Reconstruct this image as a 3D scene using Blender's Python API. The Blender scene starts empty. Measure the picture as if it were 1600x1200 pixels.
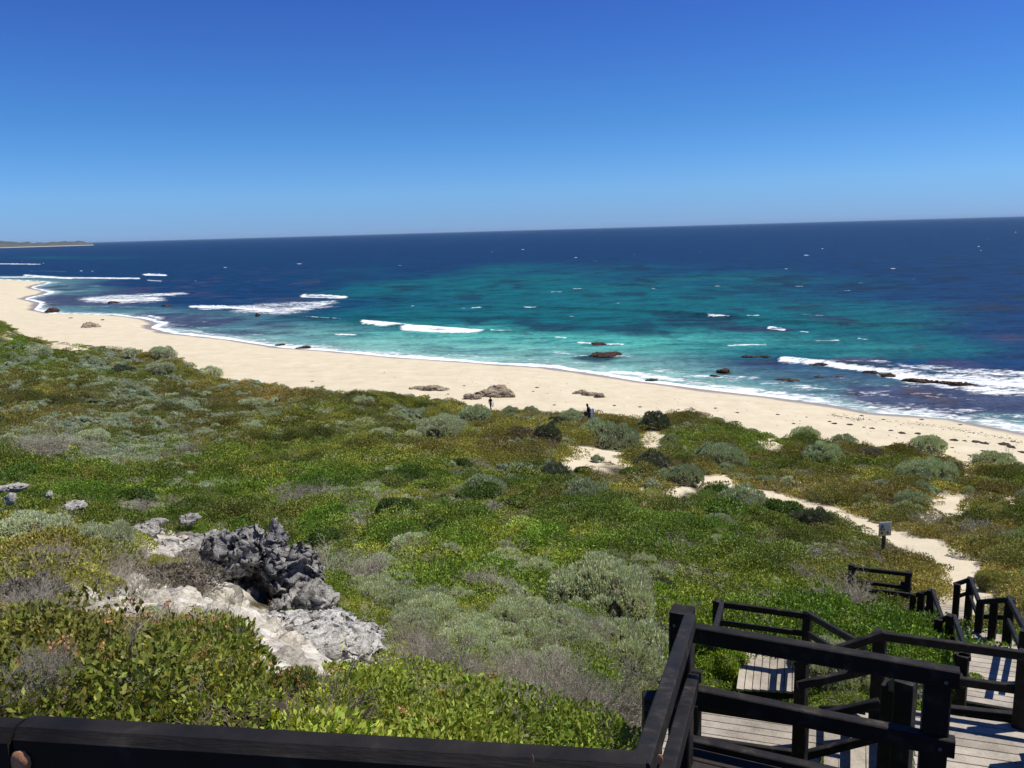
import bpy, math, random
import numpy as np
from mathutils import Matrix, Vector

random.seed(7)
RNG = np.random.default_rng(7)
C = bpy.context.scene.collection
scene = bpy.context.scene

# ------------------------------------------------------------------ camera, sky, sun, exposure
EYE = 25.0                       # lookout eye height above the sea, metres
F = 1290.0                       # focal length in units of a 1600-wide picture
PITCH, ROLL = math.radians(10.55), math.radians(1.6)
fwd = np.array([0, math.cos(PITCH), -math.sin(PITCH)])
r0 = np.array([1.0, 0, 0]); u0 = np.cross(r0, fwd)
rt = math.cos(ROLL) * r0 - math.sin(ROLL) * u0
up = math.cos(ROLL) * u0 + math.sin(ROLL) * r0
cam_d = bpy.data.cameras.new('camera'); cam = bpy.data.objects.new('camera', cam_d); C.objects.link(cam)
cam_d.sensor_width = 36; cam_d.lens = 36 * F / 1600
cam_d.clip_start = 0.05; cam_d.clip_end = 200000
cam.matrix_world = Matrix(((rt[0], up[0], -fwd[0], 0), (rt[1], up[1], -fwd[1], 0), (rt[2], up[2], -fwd[2], EYE), (0, 0, 0, 1)))
scene.camera = cam

SUN_EL, SUN_AZ = math.radians(59), math.radians(84)      # azimuth measured clockwise from the view direction (+Y)
world = bpy.data.worlds.new('World'); scene.world = world; world.use_nodes = True
wn = world.node_tree; bg = wn.nodes['Background']
sky = wn.nodes.new('ShaderNodeTexSky'); sky.sky_type = 'NISHITA'; sky.sun_disc = False
sky.sun_elevation = SUN_EL; sky.sun_rotation = SUN_AZ
sky.altitude = 0; sky.air_density = 1.0; sky.dust_density = 0.0; sky.ozone_density = 2.0
# clear maritime air: one tint by elevation, the same all round the compass
tcw = wn.nodes.new('ShaderNodeTexCoord'); sxyz = wn.nodes.new('ShaderNodeSeparateXYZ'); rmp = wn.nodes.new('ShaderNodeValToRGB'); mulw = wn.nodes.new('ShaderNodeMix')
mulw.data_type = 'RGBA'; mulw.blend_type = 'MULTIPLY'; mulw.inputs['Factor'].default_value = 1.0
wn.links.new(tcw.outputs['Generated'], sxyz.inputs[0]); wn.links.new(sxyz.outputs[2], rmp.inputs['Fac'])
els = rmp.color_ramp.elements
for _ in range(3): els.new(0.5)
for e_, (p_, c_) in zip(els, [(0.0, (.20, .375, .92)), (.047, (.235, .455, .90)), (.122, (.172, .40, .78)), (.25, (.148, .305, .74)), (1.0, (.15, .24, .44))]): e_.position = p_; e_.color = (*c_, 1)
wn.links.new(sky.outputs[0], mulw.inputs[6]); wn.links.new(rmp.outputs[0], mulw.inputs[7]); wn.links.new(mulw.outputs[2], bg.inputs['Color'])
bg.inputs['Strength'].default_value = 0.13
sun_d = bpy.data.lights.new('sun', 'SUN'); sun_d.energy = 5.0; sun_d.angle = math.radians(0.53); sun_d.color = (1.0, 0.955, 0.88)
sun = bpy.data.objects.new('sun', sun_d); C.objects.link(sun)
sdir = Vector((math.sin(SUN_AZ) * math.cos(SUN_EL), math.cos(SUN_AZ) * math.cos(SUN_EL), math.sin(SUN_EL)))
sun.rotation_euler = sdir.to_track_quat('Z', 'Y').to_euler()
vs = scene.view_settings; vs.view_transform = 'Standard'; vs.look = 'None'; vs.exposure = 0.11; vs.gamma = 1.0; vs.use_curve_mapping = False
scene.cycles.max_bounces = 5; scene.cycles.transparent_max_bounces = 8

# ------------------------------------------------------------------ positions taken from image pixels, cast along camera rays
def ray(px, py):
    v = fwd * F + rt * (px - 800.0) - up * (py - 600.0)
    return v / np.linalg.norm(v)
def at_z(px, py, z):
    r = ray(px, py); t = (z - EYE) / r[2]; return r * t + np.array([0, 0, EYE])
def at_drop(px, py, d): return at_z(px, py, EYE - d)
def at_R(px, py, R):
    r = ray(px, py); t = R / math.hypot(r[0], r[1]); return r * t + np.array([0, 0, EYE])
def to_pixels(x, y, z):
    """image position of world points (1600 x 1200 image pixels)"""
    dz = z - EYE
    d = y * fwd[1] + dz * fwd[2]
    d = np.where(d > 0.05, d, 0.05)
    a = x * rt[0] + y * rt[1] + dz * rt[2]; b = x * up[0] + y * up[1] + dz * up[2]
    return 800 + F * a / d, 600 - F * b / d

# ------------------------------------------------------------------ noise
def _h(ix, iy, iz, s):
    h = (ix.astype(np.uint32) * np.uint32(374761393) + iy.astype(np.uint32) * np.uint32(668265263)
         + iz.astype(np.uint32) * np.uint32(2147483647) + np.uint32(s) * np.uint32(1274126177))
    h = (h ^ (h >> np.uint32(13))) * np.uint32(1274126177)
    h ^= h >> np.uint32(16)
    return (h & np.uint32(0xffffff)).astype(np.float64) / 0xffffff
def vnoise(x, y, z=None, s=0):
    x = np.asarray(x, float); y = np.asarray(y, float); z = np.zeros_like(x) if z is None else np.asarray(z, float)
    fx, fy, fz = np.floor(x), np.floor(y), np.floor(z)
    ix, iy, iz = fx.astype(np.int64), fy.astype(np.int64), fz.astype(np.int64)
    tx, ty, tz = x - fx, y - fy, z - fz
    tx = tx * tx * (3 - 2 * tx); ty = ty * ty * (3 - 2 * ty); tz = tz * tz * (3 - 2 * tz)
    def c(a, b, d): return _h(ix + a, iy + b, iz + d, s)
    def l(p, q, t): return p + (q - p) * t
    k = l(l(l(c(0, 0, 0), c(1, 0, 0), tx), l(c(0, 1, 0), c(1, 1, 0), tx), ty), l(l(c(0, 0, 1), c(1, 0, 1), tx), l(c(0, 1, 1), c(1, 1, 1), tx), ty), tz)
    return k * 2 - 1
def fbm(x, y, z=None, o=4, s=0, g=0.5):
    t = 0; a = 1; n = 0
    x = np.asarray(x, float); y = np.asarray(y, float); z = None if z is None else np.asarray(z, float)
    for i in range(o):
        t = t + a * vnoise(x + 17.3 * i, y - 9.1 * i, z, s + i); n += a; a *= g
        x, y = x * 2.03, y * 2.03
        z = None if z is None else z * 2.03
    return t / n
def sstep(a, b, x):
    t = np.clip((x - a) / (b - a), 0, 1); return t * t * (3 - 2 * t)

# ------------------------------------------------------------------ helpers: tagging, meshes
def tag(o, label=None, cat=None, group=None, kind=None):
    if label: o['label'] = label
    if cat: o['category'] = cat
    if group: o['group'] = group
    if kind: o['kind'] = kind
    return o
def link(name, me, parent=None, mat=None):
    o = bpy.data.objects.new(name, me); C.objects.link(o)
    if parent is not None: o.parent = parent
    if mat is not None and me is not None and not me.materials: me.materials.append(mat)
    return o
def empty(name, loc=(0, 0, 0), rz=0):
    o = bpy.data.objects.new(name, None); C.objects.link(o); o.location = loc; o.rotation_euler = (0, 0, rz)
    o.empty_display_size = 0.2; return o
def npmesh(name, V, Q, cols=None, smooth=False, attrs=None):
    """V (n,3), Q (m,3|4)"""
    me = bpy.data.meshes.new(name)
    V = np.asarray(V, np.float32); Q = np.asarray(Q, np.int32); m, k = Q.shape
    me.vertices.add(len(V)); me.vertices.foreach_set('co', V.ravel())
    me.loops.add(m * k); me.loops.foreach_set('vertex_index', Q.ravel())
    me.polygons.add(m); me.polygons.foreach_set('loop_start', np.arange(0, m * k, k, dtype=np.int32))
    me.update(calc_edges=True)
    if smooth: me.polygons.foreach_set('use_smooth', np.ones(m, bool))
    if cols is not None: addcol(me, 'col', cols)
    for n_, a in (attrs or {}).items():
        at = me.attributes.new(n_, 'FLOAT', 'POINT'); at.data.foreach_set('value', np.asarray(a, np.float32).ravel())
    return me
def addcol(me, name, cols):
    cols = np.asarray(cols, np.float32)
    if cols.shape[1] == 3: cols = np.concatenate([cols, np.ones((len(cols), 1), np.float32)], 1)
    at = me.color_attributes.new(name, 'FLOAT_COLOR', 'POINT'); at.data.foreach_set('color', cols.ravel())

def beam_geo(p0, p1, w, h, c=0.006, upv=(0, 0, 1), taper=1.0):
    """a bar with chamfered edges from p0 to p1; w across, h high"""
    p0 = np.array(p0, float); p1 = np.array(p1, float); d = p1 - p0; d /= np.linalg.norm(d)
    s = np.cross(d, upv)
    if np.linalg.norm(s) < 1e-4: s = np.cross(d, (0, 1, 0))
    s /= np.linalg.norm(s); u = np.cross(s, d)
    prof = [(-w / 2 + c, -h / 2), (w / 2 - c, -h / 2), (w / 2, -h / 2 + c), (w / 2, h / 2 - c), (w / 2 - c, h / 2), (-w / 2 + c, h / 2), (-w / 2, h / 2 - c), (-w / 2, -h / 2 + c)]
    V = [p0 + s * a + u * b for a, b in prof] + [p1 + s * a * taper + u * b * taper for a, b in prof]
    Fs = [(i, (i + 1) % 8, 8 + (i + 1) % 8, 8 + i) for i in range(8)] + [tuple(range(7, -1, -1)), tuple(range(8, 16))]
    return V, Fs
def pymesh(name, parts):
    V, Fs = [], []
    for v, f in parts:
        o = len(V); V += [tuple(map(float, q)) for q in v]; Fs += [tuple(i + o for i in q) for q in f]
    me = bpy.data.meshes.new(name); me.from_pydata(V, [], Fs); me.update(); return me
def beam(name, p0, p1, w, h, mat, parent=None, c=0.006, upv=(0, 0, 1)):
    off = np.array(parent.location) if parent is not None else np.zeros(3)
    me = pymesh(name, [beam_geo(np.array(p0) - off, np.array(p1) - off, w, h, c, upv)])
    return link(name, me, parent, mat)
def tube_geo(P, R, n=6):
    P = [np.array(p, float) for p in P]; V = []; Fs = []
    for i, p in enumerate(P):
        d = P[min(i + 1, len(P) - 1)] - P[max(i - 1, 0)]; d /= np.linalg.norm(d) + 1e-9
        s = np.cross(d, (0, 0, 1));
        if np.linalg.norm(s) < 1e-3: s = np.cross(d, (0, 1, 0))
        s /= np.linalg.norm(s); u = np.cross(s, d)
        for k in range(n):
            a = 2 * math.pi * k / n; V.append(p + (s * math.cos(a) + u * math.sin(a)) * R[i])
    for i in range(len(P) - 1):
        for k in range(n): Fs.append((i * n + k, i * n + (k + 1) % n, (i + 1) * n + (k + 1) % n, (i + 1) * n + k))
    Fs.append(tuple(range(n - 1, -1, -1))); Fs.append(tuple((len(P) - 1) * n + k for k in range(n)))
    return V, Fs

# ------------------------------------------------------------------ materials
class M:
    def __init__(s, name, rough=0.8, spec=0.3):
        s.m = bpy.data.materials.new(name); s.m.use_nodes = True; s.n = s.m.node_tree; s.b = s.n.nodes['Principled BSDF']
        s.b.inputs['Roughness'].default_value = rough; s.b.inputs['Specular IOR Level'].default_value = spec
    def node(s, t, **kw):
        nd = s.n.nodes.new('ShaderNode' + t)
        for k, v in kw.items(): setattr(nd, k, v)
        return nd
    def l(s, a, b): s.n.links.new(a, b)
    def pos(s, scale=(1, 1, 1), obj=False):
        mp = s.node('Mapping'); mp.inputs['Scale'].default_value = scale
        if obj: tc = s.node('TexCoord'); s.l(tc.outputs['Object'], mp.inputs['Vector'])
        else: g = s.node('NewGeometry'); s.l(g.outputs['Position'], mp.inputs['Vector'])
        return mp.outputs[0]
    def noise(s, vec, scale, detail=4, rough=0.55, dist=0):
        nd = s.node('TexNoise'); nd.inputs['Scale'].default_value = scale; nd.inputs['Detail'].default_value = detail
        nd.inputs['Roughness'].default_value = rough; nd.inputs['Distortion'].default_value = dist
        s.l(vec, nd.inputs['Vector']); return nd.outputs['Fac']
    def ramp(s, fac, stops):
        nd = s.node('ValToRGB'); cr = nd.color_ramp
        while len(cr.elements) < len(stops): cr.elements.new(0.5)
        for e, (p, c) in zip(cr.elements, stops): e.position = p; e.color = (*c, 1) if len(c) == 3 else c
        s.l(fac, nd.inputs['Fac']); return nd.outputs['Color']
    def mix(s, fac, a, b, mode='MIX'):
        nd = s.node('Mix', data_type='RGBA', blend_type=mode)
        for inp, v in ((nd.inputs['Factor'], fac), (nd.inputs[6], a), (nd.inputs[7], b)):
            if isinstance(v, (int, float)): inp.default_value = v
            elif isinstance(v, tuple): inp.default_value = (*v, 1) if len(v) == 3 else v
            else: s.l(v, inp)
        return nd.outputs[2]
    def math(s, op, a, b=None, clamp=False):
        nd = s.node('Math', operation=op, use_clamp=clamp)
        for i, v in enumerate((a, b)):
            if v is None: continue
            if isinstance(v, (int, float)): nd.inputs[i].default_value = v
            else: s.l(v, nd.inputs[i])
        return nd.outputs[0]
    def attr(s, name, kind='GEOMETRY', out='Color'):
        nd = s.node('Attribute', attribute_name=name, attribute_type=kind); return nd.outputs[out]
    def mrange(s, v, a, b, c=0.0, d=1.0, smooth=True):
        nd = s.node('MapRange', interpolation_type='SMOOTHSTEP' if smooth else 'LINEAR')
        for i, q in ((1, a), (2, b), (3, c), (4, d)): 
            if isinstance(q, (int, float)): nd.inputs[i].default_value = q
            else: s.l(q, nd.inputs[i])
        s.l(v, nd.inputs[0]); return nd.outputs[0]
    def bump(s, h, strength=0.5, dist=0.02):
        nd = s.node('Bump'); nd.inputs['Strength'].default_value = strength; nd.inputs['Distance'].default_value = dist
        s.l(h, nd.inputs['Height']); s.l(nd.outputs[0], s.b.inputs['Normal']); return nd
    def color(s, c):
        if isinstance(c, tuple): s.b.inputs['Base Color'].default_value = (*c, 1)
        else: s.l(c, s.b.inputs['Base Color'])

def leafy(name, tinted, rough=0.55, trans=0.24, spec=0.25):
    m = M(name, rough, spec); col = m.attr('col')
    if tinted: col = m.mix(1.0, col, m.attr('tint', 'INSTANCER'), 'MULTIPLY')
    else:
        oi = m.node('ObjectInfo'); v = m.mrange(oi.outputs['Random'], 0, 1, 0.82, 1.15, False)
        vv = m.node('CombineColor'); [m.l(v, vv.inputs[i]) for i in range(3)]
        col = m.mix(1.0, col, vv.outputs[0], 'MULTIPLY')
    m.color(col)
    tr = m.node('BsdfTranslucent'); m.l(m.mix(1.0, col, (1.15, 1.2, 0.6), 'MULTIPLY'), tr.inputs['Color'])
    mx = m.node('MixShader'); mx.inputs[0].default_value = trans
    m.l(m.b.outputs[0], mx.inputs[1]); m.l(tr.outputs[0], mx.inputs[2]); m.l(mx.outputs[0], m.n.nodes['Material Output'].inputs['Surface'])
    return m.m
def wood_black():
    m = M('black_stained_timber', 0.7, 0.22)
    v = m.pos((1, 1, 1)); n = m.noise(v, 9, 5, 0.6); n2 = m.noise(m.pos((3, 3, 40)), 6, 4, 0.6)
    c = m.ramp(n, [(0.3, (0.008, 0.0065, 0.0055)), (0.55, (0.017, 0.0145, 0.0125)), (0.68, (0.045, 0.038, 0.031)), (0.80, (0.12, 0.105, 0.09))])
    m.color(c); m.l(m.mrange(n, 0.3, 0.7, 0.55, 0.8), m.b.inputs['Roughness'])
    m.bump(m.math('ADD', n, n2), 0.5, 0.004); return m.m
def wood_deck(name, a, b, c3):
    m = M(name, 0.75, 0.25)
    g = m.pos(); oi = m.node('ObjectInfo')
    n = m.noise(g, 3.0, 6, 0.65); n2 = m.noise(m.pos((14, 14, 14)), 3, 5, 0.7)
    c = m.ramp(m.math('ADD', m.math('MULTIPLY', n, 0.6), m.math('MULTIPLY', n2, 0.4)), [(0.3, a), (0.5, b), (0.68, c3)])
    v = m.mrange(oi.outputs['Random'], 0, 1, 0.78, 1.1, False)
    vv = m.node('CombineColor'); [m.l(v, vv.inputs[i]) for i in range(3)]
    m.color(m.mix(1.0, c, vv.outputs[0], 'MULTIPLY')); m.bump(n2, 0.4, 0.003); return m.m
def simple(name, col, rough=0.7, spec=0.3, nscale=20, var=0.3):
    m = M(name, rough, spec); n = m.noise(m.pos(obj=True), nscale, 4)
    a = tuple(x * (1 - var) for x in col); b = tuple(min(1, x * (1 + var)) for x in col)
    m.color(m.ramp(n, [(0.3, a), (0.7, b)])); m.bump(n, 0.3, 0.01); return m.m

MAT_BLACK = wood_black()
MAT_DECK = wood_deck('weathered_deck_timber', (0.17, 0.145, 0.115), (0.38, 0.335, 0.27), (0.52, 0.465, 0.385))
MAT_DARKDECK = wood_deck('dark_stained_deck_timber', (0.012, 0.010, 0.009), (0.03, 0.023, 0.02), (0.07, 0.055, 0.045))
MAT_LEAF_I = leafy('leaf_tinted', True)
MAT_LEAF_O = leafy('leaf', False)

# ------------------------------------------------------------------ the coast: waterline (image pixels cast onto the sea plane z = 0)
WL_PX = [(-260, 436), (-120, 434), (0, 437), (50, 439), (75, 441.5), (44, 449), (60, 453), (78, 457), (34, 467), (50, 470), (62, 474), (53, 484), (78, 490), (130, 491),
            (175, 492), (225, 498), (247, 505), (234, 512), (266, 521), (359, 531), (437, 543), (520, 549), (600, 557), (727, 566), (800, 571), (862, 575),
            (937, 586), (1000, 596), (1050, 602), (1112, 610), (1210, 621), (1300, 633), (1360, 645), (1420, 649), (1487, 655), (1540, 665), (1600, 677)]
WL = np.array([at_z(px, py, 0)[:2] for px, py in WL_PX])
d_end = (WL[-1] - WL[-9]); d_end /= np.linalg.norm(d_end)
far_r = WL[-1] + d_end * 3000
poly = np.vstack([WL, [far_r], [[3000, -4000]], [[-5000, -4000]], [[-5000, WL[0][1] + 60]]])
def inside_poly(x, y, P):
    ins = np.zeros(x.shape, bool); n = len(P)
    for i in range(n):
        x0, y0 = P[i]; x1, y1 = P[(i + 1) % n]
        if y0 == y1: continue
        c = ((y0 > y) != (y1 > y)) & (x < (x1 - x0) * (y - y0) / (y1 - y0) + x0)
        ins ^= c
    return ins
def seg_dist(x, y, P, closed=False):
    d = np.full(x.shape, 1e9); n = len(P)
    for i in range(n if closed else n - 1):
        a = P[i]; b = P[(i + 1) % n]; ab = b - a; L = ab @ ab + 1e-9
        t = np.clip(((x - a[0]) * ab[0] + (y - a[1]) * ab[1]) / L, 0, 1)
        d = np.minimum(d, np.hypot(x - a[0] - t * ab[0], y - a[1] - t * ab[1]))
    return d
SHORE = np.vstack([WL, [far_r]])
def shore_sd(x, y):
    d = seg_dist(x, y, SHORE); return np.where(inside_poly(x, y, poly), d, -d)     # + on land

# ------------------------------------------------------------------ walkway levels (from image pixels), used to cut the ground below them
def D(px, py, drop): return at_drop(px, py, drop)
A = D(1072, 968, 2.27); B = D(1478, 1036, 2.27)
e1 = (B - A) / np.linalg.norm(B - A); e2 = np.array([-e1[1], e1[0], 0]); e2 = e2 if e2[1] > 0 else -e2
L0 = [D(1064, 1160, 3.25), D(1064, 1160, 3.25) + e1 * 1.9, D(1064, 1160, 3.25) + e1 * 1.9 - e2 * 1.3, D(1064, 1160, 3.25) - e2 * 1.3]
L1 = [D(1060, 1080, 5.6), D(1292, 1112, 5.6), D(1297, 1200, 5.6), D(1040, 1170, 5.6)]
L1[2] = L1[1] - e2 * 1.45; L1[3] = L1[0] - e2 * 1.45
L2 = [D(1158, 1017, 6.9), D(1150, 1076, 6.9), D(1250, 1080, 6.9), D(1250, 1022, 6.9)]
L3a = D(1425, 1108, 5.0); e1r = (D(1600, 1132, 5.0) - L3a); L3 = [L3a, L3a + e1r * 1.9, L3a + e1r * 1.9 - e2 * 2.2, L3a - e2 * 2.2]
W1 = [D(1512, 1018, 6.4), D(1680, 1040, 6.4), D(1690, 1125, 6.4), D(1508, 1094, 6.4)]
W2 = [D(1500, 984, 7.3), D(1566, 992, 7.3), D(1610, 1017, 7.3), D(1508, 1015, 7.3)]
W3 = [D(1455, 942, 8.2), D(1514, 948, 8.2), D(1530, 986, 8.2), D(1478, 980, 8.2)]
W4 = [D(1395, 937, 8.4), D(1450, 942, 8.4), D(1460, 956, 8.4), D(1404, 950, 8.4)]
CUTS = [(L1, 5.6, .28), (L2, 6.9, .3), (L3, 5.0, .5), (W1, 6.4, .3), (W2, 7.3, .3), (W3, 8.2, .3), (W4, 8.4, .3), ([D(1334, 925, 8.55), D(1430, 935, 8.55), D(1440, 955, 8.55), D(1340, 950, 8.55)], 8.55, .15)]

# ------------------------------------------------------------------ terrain: profiles (image pixel row, ground range) or hidden (range, drop)
PROF = {
    0: [(1115, 3.0), (1000, 5.0), (900, 7.5), (820, 10.5), (768, 13), ('h', 16, 6.6), ('h', 22, 8.9), (747, 33), (700, 45), (650, 65), (600, 88), (558, 110), (526, 135), (495, 168)],
    180: [(1115, 3.1), (1000, 5.4), (900, 8), (835, 11), (800, 13), ('h', 17, 7), ('h', 23, 9.4), (787, 32), (740, 40), (700, 50), (650, 68), (600, 92), (570, 112), (542, 128)],
    262: [(1115, 3.1), (1000, 5.4), (905, 8), (842, 11), (810, 12.8), ('h', 17, 7), ('h', 23, 9.2), (795, 31), (748, 39), (700, 51), (650, 68.5), (604, 92), (572, 110), (547, 122)],
    300: [(1115, 3.1), (1010, 5.4), (915, 8), (850, 11), (820, 12.6), ('h', 16.5, 7), ('h', 22.5, 9.1), (800, 30), (750, 38.5), (700, 51.3), (650, 69), (608, 91), (582, 108), (572, 116)],
    400: [(1115, 3.2), (1050, 5.0), (990, 7.0), (935, 8.7), (885, 10.5), (850, 12), ('h', 15, 6.9), ('h', 21, 8.9), (815, 28), (760, 37), (700, 52), (650, 70), (618, 90), (601, 103)],
    600: [(1180, 3), (1115, 4.2), (1050, 6.3), (980, 9), (900, 14), (840, 20), (780, 28), (720, 41), (670, 58), (640, 75), (624, 88)],
    800: [(1180, 3.6), (1100, 5.4), (1000, 9), (920, 13.5), (850, 20), (780, 29), (720, 41), (680, 55), (655, 68), (641, 80)],
    1000: [(1200, 4), (1100, 6.2), (1000, 9.5), (920, 14), (850, 21), (790, 30), (740, 41), (698, 55), (658, 76)],
    1100: [(1200, 4.5), (1100, 7), (1000, 10.9), (925, 15.4), (860, 21.7), (805, 30), (755, 41), (708, 55), (655, 72)],
    1200: [('h', 2, 4.0), ('h', 5, 5.6), ('h', 8, 6.2), (1000, 12.6), (930, 17), (870, 22.5), (820, 30), (770, 41), (720, 55), (686, 68)],
    1400: [('h', 2, 4.2), ('h', 6, 5.7), ('h', 9, 6.4), ('h', 11, 7.0), (1000, 14), (930, 19), (870, 25.5), (820, 33.5), (770, 44), (730, 55), (702, 65)],
    1600: [('h', 2, 4.2), ('h', 6, 5.6), ('h', 10, 6.9), (1000, 13.8), (930, 19), (870, 26), (820, 33), (780, 42), (750, 52), (737, 60)],
}
LR = np.linspace(math.log(1.0), math.log(1200.0), 420)
cols_az, cols_z, cols_ridge = [], [], []
for px in sorted(PROF):
    rs, zs, azs = [], [], []
    for e in PROF[px]:
        if e[0] == 'h': rs.append(e[1]); zs.append(EYE - e[2])
        else:
            p = at_R(px, e[0], e[1]); rs.append(e[1]); zs.append(p[2]); azs.append(math.atan2(p[0], p[1]))
    cols_az.append(np.mean(azs[-4:])); R_ = np.exp(LR)
    z = np.interp(LR, np.log(rs), zs)
    z = np.where(R_ > rs[-1], zs[-1] - 0.42 * (R_ - rs[-1]), z)
    z = np.where(R_ < rs[0], np.minimum(zs[0] + (rs[0] - R_) * 0.15, 23.1), z)
    cols_z.append(z); cols_ridge.append(rs[-1])
cols_az = np.array(cols_az); cols_z = np.array(cols_z)
AZT = np.linspace(-0.75, 0.75, 301)
T = np.zeros((301, len(LR)))
for j in range(len(LR)): T[:, j] = np.interp(AZT, cols_az, cols_z[:, j])
k = np.exp(-np.linspace(-2, 2, 13) ** 2); k /= k.sum()
T = np.apply_along_axis(lambda r: np.convolve(np.pad(r, 6, 'edge'), k, 'valid'), 0, T)
k2 = np.exp(-np.linspace(-2, 2, 7) ** 2); k2 /= k2.sum()
T = np.apply_along_axis(lambda r: np.convolve(np.pad(r, 3, 'edge'), k2, 'valid'), 1, T)
RIDGE = lambda az: np.interp(az, cols_az, cols_ridge)
PATH_FLAT = [None]
def dune_z(x, y):
    R = np.maximum(np.hypot(x, y), 1.0); az = np.arctan2(x, y)
    a = np.clip((az + 0.75) / 1.5 * 300, 0, 299.999); r = np.clip((np.log(R) - LR[0]) / (LR[-1] - LR[0]) * (len(LR) - 1), 0, len(LR) - 1.001)
    i = a.astype(int); j = r.astype(int); fa = a - i; fr = r - j
    z = (T[i, j] * (1 - fa) + T[i + 1, j] * fa) * (1 - fr) + (T[i, j + 1] * (1 - fa) + T[i + 1, j + 1] * fa) * fr
    back = sstep(0.75, 1.6, np.abs(az))                       # plateau behind the lookout
    z = z * (1 - back) + np.maximum(z, 21.0) * back * (y < 400) + z * back * (y >= 400)
    z = z - 0.20 * sstep(7, 14, R) * (1 - .5 * sstep(60, 90, R))
    amp = 0.05 + 0.42 * sstep(12, 34, R) + 0.50 * sstep(45, 75, R)
    if PATH_FLAT[0] is not None: pdm = (x > 0) & (R > 12) & (R < 70) & (y > 0); fl = np.ones(x.shape); fl[pdm] = .12 + .88 * sstep(1.0, 5.0, seg_dist(x[pdm], y[pdm], PATH_FLAT[0])); amp = amp * fl
    z = z + amp * fbm(x / 7.0, y / 7.0, o=3, s=5) + 0.6 * amp * fbm(x / 2.2, y / 2.2, o=2, s=9) * sstep(5, 25, R)
    near = (R < 26) & (y > 0) & (az > .1)
    if near.any():
        xn, yn, zn = x[near], y[near], z[near]
        for q, dr, under in CUTS:
            P = np.array([c_[:2] for c_ in q]); dd = np.where(inside_poly(xn, yn, P), 0, seg_dist(xn, yn, P, True))
            zn = np.minimum(zn, EYE - dr - under + np.maximum(dd - .25, 0) * .55)
        z[near] = zn
    return z
def ground_z(x, y, sd=None):
    x = np.asarray(x, float); y = np.asarray(y, float)
    sd = shore_sd(x, y) if sd is None else sd
    b = np.where(sd > 0, 2.6 * (1 - np.exp(-sd / 22.0)), np.maximum(sd * 0.1, -2.5))
    b = b + 0.06 * fbm(x / 5, y / 5, o=3, s=3) * sstep(1, 12, sd)
    d = dune_z(x, y).copy()
    d = np.where(sd > 3, d, -5)
    return np.maximum(b, d), d > b + 0.02
def at_ground(px, py):
    """first point of the ground along the camera ray of an image pixel"""
    r = ray(px, py); t = np.concatenate([np.linspace(1.5, 30, 900), np.linspace(30.05, 900, 6000)])
    x, y, z = r[0] * t, r[1] * t, EYE + r[2] * t
    g, _ = ground_z(x, y); hit = np.argmax(z <= g)
    return np.array([x[hit], y[hit], g[hit]]), t[hit]
def at_grounds(pts): return [at_ground(*p)[0] for p in pts]

# bare sand on the dunes: (image x, image y in pixels, half width, half height, strength)
SAND = [(930, 712, 55, 13, 1), (890, 722, 22, 12, .8), (975, 722, 25, 8, .7), (1018, 686, 24, 9, 1.1), (1010, 775, 22, 22, .7), (1055, 765, 30, 9, .85), (1020, 800, 16, 12, .8), (1075, 800, 30, 6, .7), (1130, 775, 24, 5, .7), (870, 690, 30, 8, .4),
        (1515, 728, 20, 7, 1.1), (1200, 690, 24, 5, 1), (1490, 785, 34, 8, 1.3), (1445, 809, 16, 6, 1.4), (1585, 777, 20, 8, 1.3), (1478, 765, 10, 12, .5), (1400, 705, 40, 4, .6),
        (1130, 748, 26, 6, .9), (1100, 752, 18, 7, .8), (240, 568, 14, 6, .8), (205, 572, 8, 4, .7), (95, 540, 26, 4, 1), (120, 543, 26, 4, .8), (10, 525, 25, 7, .6), (30, 510, 20, 5, .6), (80, 528, 20, 5, .6),
        (20, 500, 15, 6, .7), (690, 658, 12, 5, .6), (1060, 800, 18, 7, .5), (1370, 700, 30, 4, .6), (1360, 693, 20, 4, .6), (730, 645, 50, 5, .35), (1520, 770, 30, 5, .4), (990, 782, 14, 10, .7)]
PATH = [(1085, 745), (1120, 752), (1150, 764), (1195, 771), (1240, 787), (1290, 797), (1330, 812), (1360, 826), (1390, 839), (1430, 847), (1465, 862), (1492, 880), (1508, 903), (1515, 925), (1500, 950)]
PATHW = [(1, 0.8), ]
PATH_W = np.array([p[:2] for p in at_grounds(PATH)])
for _ in range(2): PATH_FLAT[0] = PATH_W; PATH_W = np.array([p[:2] for p in at_grounds(PATH)])
def path_w(R): return np.interp(R, [15, 22, 30, 45], [.50, .55, .85, 1.1])
def sand_mask(x, y, z):
    px, py = to_pixels(x, y, z); m = np.zeros(x.shape)
    n = fbm(x / 1.7, y / 1.7, o=4, s=21); R = np.hypot(x, y)
    front = y > 0
    for cx, cy, a, b, s in SAND:
        m = np.maximum(m, s * np.exp(-(((px - cx) / (a * 1.25)) ** 2 + ((py - cy - 2) / (b * 2.0)) ** 2)) * front)
    d = seg_dist(x, y, PATH_W)
    wd_ = path_w(R); m = np.maximum(m, 1.6 * (1 - sstep(0.75, 1.15, d / wd_ + 0.22 * n)))
    return np.clip((m - 0.42 + 0.35 * n) * 4, 0, 1)
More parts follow.
